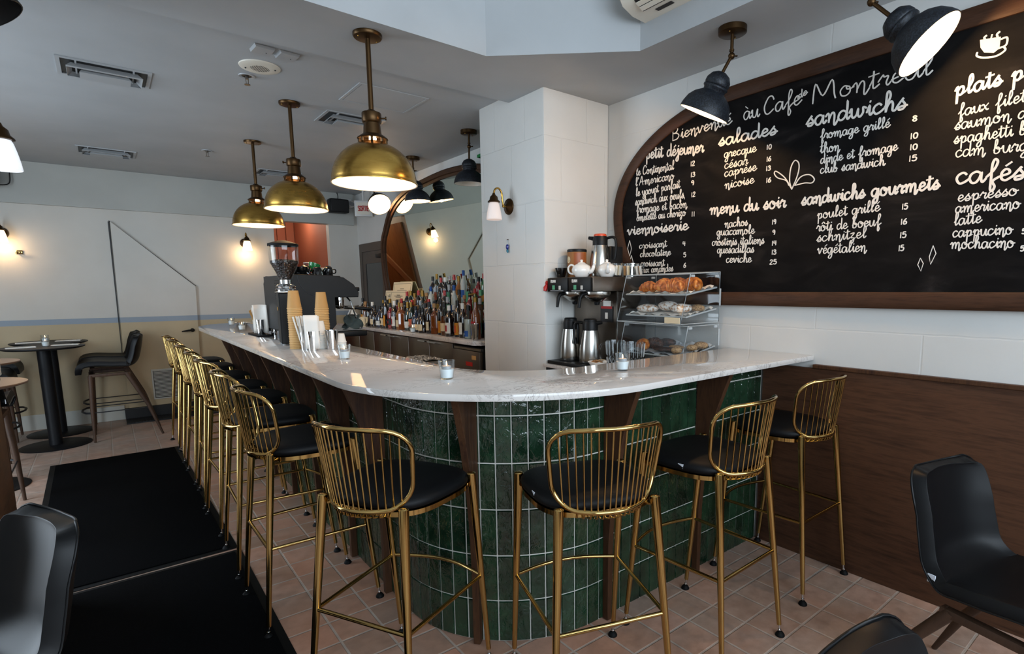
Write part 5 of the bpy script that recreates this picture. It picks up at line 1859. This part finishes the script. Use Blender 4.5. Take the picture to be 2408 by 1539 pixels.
# cards leaning against the mirror
def card(x, y, z, wd, hg, rz, lb):
    p = thing('framed_card', lb, 'card', (x, y, z), rz, 'printed cards leaning on the mirror')
    m_ = Matrix.Rotation(R(9), 4, 'Y')
    q = G()
    q.box(-.004, .004, -wd / 2, wd / 2, 0, hg)
    bmesh.ops.transform(q.b, matrix=m_, verts=q.b.verts)
    q.build('sheet', 'cream_paper', p, smooth=0)
    q = G()
    e = .02
    for y0, y1, z0, z1 in ((-wd / 2 + e, wd / 2 - e, e, e + .003), (-wd / 2 + e, wd / 2 - e, hg - e - .003, hg - e), (-wd / 2 + e, -wd / 2 + e + .003, e, hg - e), (wd / 2 - e - .003, wd / 2 - e, e, hg - e)):
        q.box(-.0048, -.004, y0, y1, z0, z1)
    for k, wl in ((.72, .10), (.66, .26), (.60, .16), (.45, .12), (.38, .2)):
        q.box(-.0048, -.004, -wd * wl, wd * wl, hg * k, hg * k + .006)
    bmesh.ops.transform(q.b, matrix=m_, verts=q.b.verts)
    q.build('print', 'ink', p, smooth=0)
card(2.672, 6.16, BZ + .22, .46, .30, R(3), 'cream printed card standing highest against the mirror')
card(2.63, 6.15, BZ + .22, .44, .20, R(1), 'cream printed card in front of the highest card')
card(2.65, 6.44, BZ + .22, .24, .20, R(4), 'cream printed card half hidden at the left of the others')
o = G().box(2.66, 2.75, 5.99 + .02, 6.62, BZ + .0005, 1.239).build('card_shelf', 'black', None, smooth=0)
tag(o, 'dark ledge under the printed cards', 'shelf')
# point of sale tablet and counter clutter at the far end
p = thing('tablet_stand', 'tablet on a white stand at the far end of the back bar', 'tablet', (2.45, 7.02, BZ + .0003), R(-38))
G().prism([(-.05, 0), (.13, 0), (.06, .10), (.0, .20), (-.03, .19)], -.10, .10, 'Y').build('stand', 'off_white', p, smooth=0)
q = G().box(-.006, .006, -.125, .125, -.09, .09, bev=.003)
sc_ = q.build('screen_housing', 'white_plastic', p)
sc_.location = (-.045, 0, .155)
sc_.rotation_euler = (0, R(28), 0)
s3_ = G().box(-.0075, -.006, -.11, .11, -.075, .075).build('screen', 'door_brown', sc_, smooth=0)
for (x, y, h, wd), lb in (((2.44, 6.72, .095, .10), 'cream plastic tub on the back bar, nearest the bottles'), ((2.43, 7.22, .10, .10), 'cream plastic tub beside the tablet stand')):
    p = thing('plastic_tub', lb, 'tub', (x, y, BZ + .0003), 0, 'plastic tubs on the back bar')
    G().lathe([(0, 0), (wd * .42, 0), (wd * .5, h), (wd * .52, h), (wd * .5, h + .004), (wd * .47, h), (wd * .4, .004), (0, .004)], 28).build('wall', 'cream_paper', p, 40)
o = G().box(-.002, .002, -.06, .06, 0, .16).build('menu_card', 'black', None, smooth=0)
o.location = (2.42, 6.80 - .2, BZ + .0003)
o.rotation_euler = (0, R(14), R(-10))
tag(o, 'black tent card leaning at the end of the bottle row', 'card')
p = thing('ice_bin', 'steel bin of crushed ice behind the bar', 'bin', (1.62, 3.55, .0))
G().box(-.16, .16, -.16, .16, .70, .965, bev=.004).build('tub', 'steel_dark', p)
G().box(-.14, .14, -.14, .14, .001, .699).build('cabinet', 'steel_dark', p, smooth=0)
ic = G()
rows = [[(-.15 + .3 * i / 16, -.15 + .3 * j / 16, .9655 + rnd.uniform(0, .014)) for i in range(17)] for j in range(17)]
ic.loft(rows)
io = ic.build('crushed_ice', 'gravel', p, smooth=0)
io['kind'] = 'stuff'

# ---------------------------------------------------------------- service counter in the corner behind the bar
LZ = .955
ct = thing('service_counter', 'low pale service counter between the column and the bar', 'counter', (0, 0, 0))
G().box(2.222, XW - .001, 1.842, 2.866, LZ - .022, LZ, bev=.002).build('worktop', 'quartz', ct)
G().box(2.25, XW - .001, 1.842, 2.866, .001, LZ - .0225).build('carcass', 'black', ct, smooth=0)

# twin coffee brewer
br = thing('coffee_brewer', 'stainless twin coffee brewer beside the block column', 'coffee brewer', (0, 0, LZ + .0003))
G().box(2.245, 2.74, 2.445, 2.845, 0, .022, bev=.003).build('warmer_base', 'black_plastic', br)
for y in (2.74, 2.55):
    G().lathe([(0, .0222), (.075, .0222), (.077, .025), (0, .026)], 32, at=(2.36, y, 0)).build('warming_plate', 'charcoal', br, 40)
G().box(2.49, 2.76, 2.44, 2.845, .0225, .475).build('tower', 'steel_dark', br, smooth=0, bevel=.004)
G().box(2.27, 2.775, 2.43, 2.85, .476, .565, bev=.004).build('head', 'steel_dark', br)
G().box(2.762, 2.778, 2.45, 2.83, .03, .474).build('rear_panel', 'steel', br, smooth=0)
G().box(2.486, 2.493, 2.436, 2.446, .03, .474).build('edge_strip', 'steel', br, smooth=0)
for k, (a, b) in enumerate(((2.645, 2.845), (2.435, 2.635))):
    pn = G().box(2.252, 2.2695, a, b, .474, .562, bev=.003).build('control_panel', 'black_plastic', br)
    g = G()
    def put_b(u, v, h, b=b):
        return (2.2518 - h, b - .035 - u, .533 + v)
    cap_b = (10, '1 0,1 15;1 15,6 15,8.4 12,6 8,1 8;1 8,7 7.4,9 4,6.4 0,1 0')
    xx = 0
    for ch in ('B_', 'U', 'N', 'N'):
        wd_, st_ = cap_b if ch == 'B_' else GL[ch]
        for q_ in st_.split(';'):
            pts = [tuple(map(float, c.split())) for c in q_.split(',')]
            ribbon(g, [((u + xx) * .00105, v * .00105) for u, v in (pts if len(pts) == 2 else smooth_line(pts, 4))], .0017, put_b, .0007)
        xx += wd_ + 2
    g.build('lettering', 'paper', pn, smooth=0)
    G().box(2.2505, 2.252, b - .075, b - .05, .488, .515, bev=.0004).build('rocker_switch', 'l_green', pn, smooth=0)
    G().box(2.2505, 2.252, b - .135, b - .115, .488, .512, bev=.0004).build('start_switch', 'l_white', pn, smooth=0)
    G().box(2.251, 2.252, b - .16, b - .03, .478, .482).build('print_strip', 'white_metal', pn, smooth=0)
    y = (a + b) / 2 - .015
    fn = G().lathe([(0, -.052), (.035, -.05), (.085, -.012), (.088, -.004), (.088, .012), (.080, .012), (.078, -.004), (0, -.03)], 36, at=(2.39, y, .4615)).build('brew_funnel', 'steel', br, 40)
    G().lathe([(0, .0), (.02, 0), (.016, -.018), (0, -.02)], 16, at=(2.39, y, .409)).build('drip_tip', 'black_plastic', fn)
    G().tube([(2.31, y + .01, .463), (2.275, y + .015, .458), (2.262, y + .018, .435), (2.255, y + .02, .375)], [.012, .013, .012, .009], 10).build('funnel_handle', 'black_plastic', fn, 50)
fc = G().tube([(2.262, 2.86, .525), (2.248, 2.872 - .01, .50), (2.243, 2.862, .478)], [.008, .015, .010], 10).tube([(2.265, 2.855, .53), (2.25, 2.857, .535)], .012, 10)
fc.build('hot_water_tap', 'red', br, 50)

def make_carafe(lid_mat):
    p = thing('thermal_carafe', '', 'thermal carafe')
    G().lathe([(0, 0), (.068, 0), (.07, .004), (.0695, .03), (.066, .10), (.054, .185), (.050, .205), (0, .205)], 40).build('body', 'steel', p, 40)
    G().lathe([(0, .2055), (.049, .2055), (.049, .245), (.044, .262), (0, .262)], 32).tube([(-.045, 0, .25), (-.078, 0, .256)], [.014, .010], 8).build('collar', 'black_plastic', p, 40)
    G().lathe([(0, .2625), (.042, .2625), (.042, .272), (.036, .278), (0, .278)], 28).build('lid', lid_mat, p, 40)
    G().tube(smooth_line([(.046, 0, .25), (.085, 0, .255), (.104, 0, .235), (.106, 0, .17), (.098, 0, .115)], 4), .011, 10, flat=.8).build('handle', 'black_plastic', p, 50)
    return p
c1 = make_carafe('black_plastic')
c1.location = (2.36, 2.74, LZ + .0268)
c1.rotation_euler = (0, 0, R(-105))
tag(c1, 'steel thermal carafe on the brewer\'s left warmer, handle towards us', 'thermal carafe', 'steel thermal carafes')
dup(c1, None, loc=(2.36, 2.55, LZ + .0268), rz=R(120), label='steel thermal carafe on the brewer\'s right warmer, with a dark card behind it', group='steel thermal carafes')
c3 = make_carafe('orange_plastic')
c3.location = (2.52, 2.63, LZ + .5655)
c3.rotation_euler = (0, 0, R(-60))
tag(c3, 'steel thermal carafe with an orange lid standing on top of the brewer', 'thermal carafe', 'steel thermal carafes')
p = thing('coffee_sign', 'small dark printed card on the brewer behind the right carafe', 'card', (2.4875, 2.53, LZ + .28))
G().box(-.004, 0, -.055, .055, 0, .10).build('card', 'black', p, smooth=0)
G().box(-.005, -.004, -.05, .05, .085, .10).build('red_band', 'red', p, smooth=0)
G().box(-.005, -.004, -.012, .012, .02, .06).build('emblem', 'l_white', p, smooth=0)
G().box(-.0035, -.001, -.035, .03, .101, .135).build('paper_slip', 'paper', p, smooth=0)
TZ = LZ + .5655
M['tin_orange'] = plain('tin_orange', '#8f4a1e', .4)
p = thing('cocoa_tin', 'tall brown and orange tin on top of the brewer', 'tin', (2.43, 2.755, TZ), R(20))
G().lathe([(0, 0), (.062, 0), (.063, .003), (.063, .165), (0, .165)], 36).build('body', 'plank_brown', p, 40)
G().lathe([(0, .1655), (.065, .1655), (.065, .180), (.06, .184), (0, .184)], 36).build('lid', 'black_plastic', p, 40)
aa = [R(200 + d) for d in range(-10, 71, 10)]
G().loft([[(.0637 * math.cos(a), .0637 * math.sin(a), z) for a in aa] for z in (.01, .16)]).build('orange_panel', 'tin_orange', p, 60)
g = G()
for aa0, z, rx in ((150, .115, .018), (146, .05, .014)):
    pts = [(R(aa0) + rx * math.cos(t_) / .064, z + rx * 1.2 * math.sin(t_)) for t_ in [2 * PI * k / 20 for k in range(20)]]
    g.face([(.0641 * math.cos(a), .0641 * math.sin(a), zz) for a, zz in pts])
g.build('printed_motif', 'l_cream', p, smooth=0)
o = G().box(-.055, .055, -.05, .05, 0, .20, bev=.003).build('black_canister', 'black', None)
o.location = (2.62, 2.625, TZ)
tag(o, 'plain black box behind the orange-lidded carafe', 'box')
def make_teapot():
    p = thing('teapot', '', 'teapot')
    G().lathe([(0, 0), (.036, 0), (.040, .004), (.060, .03), (.063, .045), (.055, .068), (.036, .080), (.030, .082), (0, .082)], 36).build('body', 'porcelain', p, 50)
    G().lathe([(0, .083), (.029, .083), (.022, .090), (.008, .094), (.007, .099), (.010, .104), (.006, .109), (0, .110)], 24).build('lid', 'porcelain', p, 50)
    G().tube(smooth_line([(.055, 0, .03), (.078, 0, .042), (.088, 0, .07), (.098, 0, .084)], 4), [.014] * 4 + [.011] * 4 + [.008] * 4 + [.007], 10).build('spout', 'porcelain', p, 50)
    G().tube(smooth_line([(-.050, 0, .068), (-.078, 0, .078), (-.098, 0, .058), (-.088, 0, .028), (-.056, 0, .02)], 4), .0065, 8).build('handle', 'porcelain', p, 50)
    return p
t1 = make_teapot()
t1.location = (2.345, 2.615, TZ)
t1.rotation_euler = (0, 0, R(-72))
tag(t1, 'white porcelain teapot on the brewer, handle and spout in view', 'teapot', 'white teapots')
dup(t1, None, loc=(2.46, 2.505, TZ), rz=R(-130), label='white porcelain teapot on the brewer, the farther right of two', group='white teapots')
c = dup(kinds['black_gloss'], None, loc=(2.33, 2.80, TZ), rz=R(70), label='small black cup with white marks at the left end of the brewer top', group='cups on the brewer')
def make_tumbler():
    p = thing('sugar_glass', '', 'glass')
    G().lathe([(0, 0), (.026, 0), (.028, .004), (.036, .085), (.034, .085), (.026, .008), (0, .008)], 20).build('glass_wall', 'cut_glass', p, 30)
    for i in range(6):
        a = i * 1.05
        q = G().box(-.012, .012, -.001, .001, 0, .062).build('sugar_packet', ('paper', 'paper', 'cork', 'paper', 'cream_paper', 'l_white')[i % 6], p, smooth=0)
        q.location = (.011 * math.cos(a), .011 * math.sin(a), .010)
        q.rotation_euler = (R(8) * math.sin(a), R(9) * math.cos(a), a)
    return p
tu = make_tumbler()
TG = [((2.50, 2.452, TZ), 'glass of sugar packets on the brewer, leftmost of three'), ((2.605, 2.475, TZ), 'glass of sugar packets on the brewer, middle of three'), ((2.71, 2.46, TZ), 'glass of sugar packets on the brewer, rightmost of three')]
for i, (loc, lb) in enumerate(TG):
    if i == 0:
        tu.location = loc
        tag(tu, lb, 'glass', 'glasses of sugar packets')
    else:
        dup(tu, None, loc=loc, rz=i, label=lb, group='glasses of sugar packets')
p = thing('steel_tin', 'round perforated steel tin on the back of the brewer', 'tin', (2.725, 2.545, TZ))
G().lathe([(0, 0), (.05, 0), (.05, .085), (.053, .088), (.053, .092), (0, .092)], 32).build('body', 'steel', p, 40)
G().box(-.052, -.049, -.03, .03, .02, .05).build('dark_slot', 'black', p, smooth=0)
# bowl and cut-glass jugs on the counter
p = thing('white_bowl', 'white bowl with sugar packets before the brewer', 'bowl', (2.30, 2.41, LZ + .0003))
G().lathe([(0, 0), (.03, 0), (.034, .004), (.066, .050), (.064, .051), (.03, .008), (0, .008)], 32).build('bowl_wall', 'porcelain', p, 50)
for i in range(5):
    q = G().box(-.022, .022, -.014, .014, -.001, .001).build('sugar_packet', ('cork', 'cream_paper', 'plank_brown')[i % 3], p, smooth=0)
    q.location = (.02 * math.cos(i * 1.4), .02 * math.sin(i * 1.4), .044 + i * .004)
    q.rotation_euler = (.3 * math.sin(i * 2), .3 * math.cos(i), i * .8)
def make_jug():
    p = thing('glass_jug', '', 'jug')
    prof = [(0, 0), (.040, 0), (.044, .006), (.050, .05), (.052, .10), (.058, .175), (.060, .185), (.057, .185), (.049, .10), (.040, .012), (0, .012)]
    g = G().lathe(prof, 14)
    g.build('glass_wall', 'cut_glass', p, 12)
    fl = G()
    for k in range(14):
        a = 2 * PI * (k + .5) / 14
        for s_ in (-1, 1):
            fl.tube([(.0505 * math.cos(a), .0505 * math.sin(a), .02), (.0535 * math.cos(a + s_ * .42), .0535 * math.sin(a + s_ * .42), .085)], .0013, 5)
        fl.tube([(.054 * math.cos(a), .054 * math.sin(a), .10), (.060 * math.cos(a), .060 * math.sin(a), .178)], .0016, 5)
    fl.build('cut_pattern', 'acrylic_edge', p)
    G().tube(smooth_line([(.055, 0, .165), (.085, 0, .16), (.10, 0, .12), (.09, 0, .07), (.055, 0, .03)], 5), .0065, 10).build('handle', 'cut_glass', p, 50)
    return p
j0 = make_jug()
JG = [((2.335, 2.30, LZ + .0003), 120, 'cut-glass jug beside the white bowl, its handle to the left'), ((2.345, 2.155, LZ + .0003), 100, 'cut-glass jug before the lower pastry case, right of the other jug')]
for i, (loc, a, lb) in enumerate(JG):
    if i == 0:
        j0.location = loc
        j0.rotation_euler = (0, 0, R(a))
        tag(j0, lb, 'jug', 'cut-glass jugs')
    else:
        dup(j0, None, loc=loc, rz=R(a), label=lb, group='cut-glass jugs')

# ---------------------------------------------------------------- pastry display case of clear acrylic
cs = thing('pastry_case', 'clear acrylic pastry display case with three trays', 'display case', (0, 0, 0))
CY0, CY1, CXB = 1.893, 2.375, 2.780
def sheet(name, quad, parent=cs, mat='acrylic', th=.004):
    g = G()
    g.face(quad)
    o = g.build(name, mat, parent, smooth=0, solid=th)
    return o
def sect(zb, zt, xfb, xft, ztb=None):
    """one tier: slanted front, sides, back, top"""
    ztb = zt if ztb is None else ztb
    sheet('front_panel', [(xfb, CY0, zb), (xfb, CY1, zb), (xft, CY1, zt), (xft, CY0, zt)])
    for y in (CY0, CY1):
        sheet('side_panel', [(xfb, y, zb), (CXB, y, zb), (CXB, y, ztb), (xft, y, zt)])
        q = [(xfb, y, zb), (CXB, y, zb), (CXB, y, ztb), (xft, y, zt)]
        G().tube(q, .0032, 6, closed=True).build('panel_edge', 'acrylic_edge', cs)
    sheet('back_panel', [(CXB, CY0, zb), (CXB, CY1, zb), (CXB, CY1, ztb), (CXB, CY0, ztb)])
    sheet('top_panel', [(xft, CY0, zt), (xft, CY1, zt), (CXB, CY1, ztb), (CXB, CY0, ztb)])
    for a, b in (((xfb, CY0, zb), (xfb, CY1, zb)), ((xft, CY0, zt), (xft, CY1, zt)), ((CXB, CY0, ztb), (CXB, CY1, ztb))):
        G().tube([a, b], .0032, 6).build('panel_edge', 'acrylic_edge', cs)
    for y in (CY0, CY1):
        g = G()
        for x in (xft + .02, CXB - .03):
            g.box(x - .014, x + .014, y - .006, y + .006, zt - .018, zt - .004, bev=.002)
        g.build('clip', 'acrylic_edge', cs)
    sheet('floor_panel', [(xfb, CY0, zb), (xfb, CY1, zb), (CXB, CY1, zb), (CXB, CY0, zb)])
sect(1.250, 1.526, 2.425, 2.502, 1.54)
sect(LZ + .004, 1.236, 2.42, 2.492)
for z in (1.395, 1.16):
    G().box(CXB - .006, CXB + .006, CY0 - .008, CY0 - .002, z - .05, z + .05, bev=.002).build('hinge', 'acrylic_edge', cs)
def tray(z, tilt, lb):
    p = thing('pastry_tray', lb, 'tray', (2.63, 2.134, z), 0, 'clear trays in the pastry case')
    p.rotation_euler = (0, R(-tilt), 0)
    g = G()
    a, b = .140, .228
    g.face([(-a, -b, 0), (a, -b, 0), (a, b, 0), (-a, b, 0)])
    g.build('tray_floor', 'acrylic', p, smooth=0, solid=.003)
    G().tube([(-a, -b, .006), (a, -b, .006), (a, b, .006), (-a, b, .006)], .005, 6, closed=True).build('tray_rim', 'acrylic_edge', p)
    rows = []
    for i in range(13):
        u = i / 12
        r = []
        for j in range(19):
            v_ = j / 18
            e = max(abs(u - .5), abs(v_ - .5)) * 2
            z_ = .004 + .012 * max(0, e - .75) / .25 * (1 + .8 * math.sin(i * 2.1 + j * 1.3)) + .0015 * math.sin(i * 1.7 + j * 2.3)
            r.append((-a * .95 + 2 * a * .95 * u, -b * .95 + 2 * b * .95 * v_, z_))
        rows.append(r)
    G().loft(rows).build('paper_liner', 'foil' if z < 1.1 else 'paper', p, smooth=0)
    return p
T1 = tray(1.425, 8, 'upper clear tray with croissants in the pastry case')
T2 = tray(1.300, 8, 'middle clear tray with sugared pastries in the pastry case')
T3 = tray(1.075, 10, 'lower clear tray with brown cakes in the pastry case')
def on_tray(p, u, v_, h):
    """point on a tray: u along X, v along Y, h above the paper"""
    c, s_ = math.cos(p.rotation_euler.y), math.sin(p.rotation_euler.y)
    return (p.location.x + u * c + (h + .0065) * s_, p.location.y + v_, p.location.z - u * s_ + (h + .0065) * c)
def make_croissant():
    pts, rs = [], []
    for i in range(57):
        t_ = -1 + 2 * i / 56
        a = t_ * 1.3
        pts.append((.056 * math.sin(a), .055 * (1 - math.cos(a)) - .01, .031 * (1 - .45 * abs(t_) ** 2)))
        ph = (t_ * 3.6 + 100) % 1
        step = .80 + .20 * math.sin(PI * ph) ** .5
        rs.append(max(.006, .035 * (1 - abs(t_) ** 2.0) ** .55 * step))
    return G().tube(pts, rs, 18, flat=1.05)
cr0 = make_croissant().build('croissant', 'croissant', None, 70)
CR = [((-.06, .12), 80, 1.0), ((-.03, .03), 20, 1.2), ((.04, -.02), -30, 1.1), ((-.06, -.07), 100, 1.15), ((.05, -.11), 40, 1.15), ((-.01, -.165), 75, 1.2)]
NM = ['leftmost of the row', 'second from the left, large and round', 'third from the left, at the back', 'fourth from the left, at the front', 'fifth from the left, at the back', 'rightmost, at the case corner']
for i, ((u, v_), a, k) in enumerate(CR):
    o = cr0 if i == 0 else dup(cr0)
    o.location = on_tray(T1, u, v_, .002)
    o.rotation_euler = (0, 0, R(a))
    o.scale = (k, k, k)
    tag(o, 'golden croissant on the upper tray, ' + NM[i], 'croissant', 'croissants on the upper tray')
def lump(sx, sy, sz, wob=.06, seed=0):
    g = G().ball((0, 0, sz * .92), 1, (sx, sy, sz), 22, 14)
    r_ = random.Random(seed)
    for v_ in g.b.verts:
        f = 1 + r_.uniform(-wob, wob)
        v_.co.x *= f
        v_.co.y *= f
        if v_.co.z < .002:
            v_.co.z = .002
    return g
def pastry(name, g, mat, tr, u, v_, a, lb, cat, grp):
    o = g.build(name, mat, None, 70)
    o.location = on_tray(tr, u, v_, .0015)
    o.rotation_euler = (0, 0, R(a))
    tag(o, lb, cat, grp)
SP = 'sugar-dusted pastries on the middle tray'
pastry('sugared_pastry', lump(.045, .075, .026, .05, 1), 'sugared', T2, -.04, .14, 10, 'sugar-dusted pastry on the middle tray, leftmost', 'pastry', SP)
pastry('sugared_pastry', lump(.05, .08, .032, .05, 2), 'sugared', T2, .02, .03, -15, 'tall sugar-dusted pastry on the middle tray, second from the left', 'pastry', SP)
pastry('sugared_pastry', lump(.045, .065, .028, .05, 3), 'sugared', T2, -.02, -.10, 20, 'sugar-dusted pastry on the middle tray, third from the left', 'pastry', SP)
pastry('sugared_pastry', lump(.035, .05, .022, .05, 4), 'biscuit', T2, .03, -.18, -20, 'brown crusted pastry at the right end of the middle tray', 'pastry', SP)
o = G().box(-.004, 0, -.105, .0, 0, .032).build('price_card', 'cream_paper', None, smooth=0)
o.location = (2.422, 2.0, 1.2545)
tag(o, 'blank cream card inside the front of the pastry case', 'card')
BP = 'brown cakes and biscuits on the lower tray'
pastry('chocolate_croissant', make_croissant(), 'croissant', T3, -.06, .16, 60, 'golden croissant on the lower tray at the left', 'croissant', BP)
pastry('chocolate_croissant', make_croissant(), 'chocolate', T3, -.02, .10, 100, 'dark chocolate croissant on the lower tray', 'croissant', BP)
pastry('brownie', lump(.035, .06, .024, .08, 6), 'chocolate', T3, .06, .06, 0, 'rounded dark cake at the back of the lower tray', 'cake', BP)
pastry('chocolate_bar_cake', lump(.04, .09, .014, .05, 7), 'chocolate', T3, -.06, -.03, 10, 'flat dark chocolate slab cake on the lower tray', 'cake', BP)
pastry('oat_biscuit', lump(.035, .06, .012, .06, 8), 'biscuit', T3, .01, -.05, -10, 'flat oat biscuit behind the chocolate slab', 'biscuit', BP)
pastry('round_biscuit', lump(.03, .034, .02, .06, 9), 'biscuit', T3, -.08, -.12, 0, 'round pale biscuit at the front of the lower tray', 'biscuit', BP)
pastry('round_biscuit', lump(.03, .034, .02, .06, 10), 'biscuit', T3, .0, -.17, 0, 'round pale biscuit on the right of the lower tray', 'biscuit', BP)
pastry('round_biscuit', lump(.034, .042, .022, .06, 11), 'biscuit', T3, .06, -.19, 30, 'large oat biscuit at the right back of the lower tray', 'biscuit', BP)
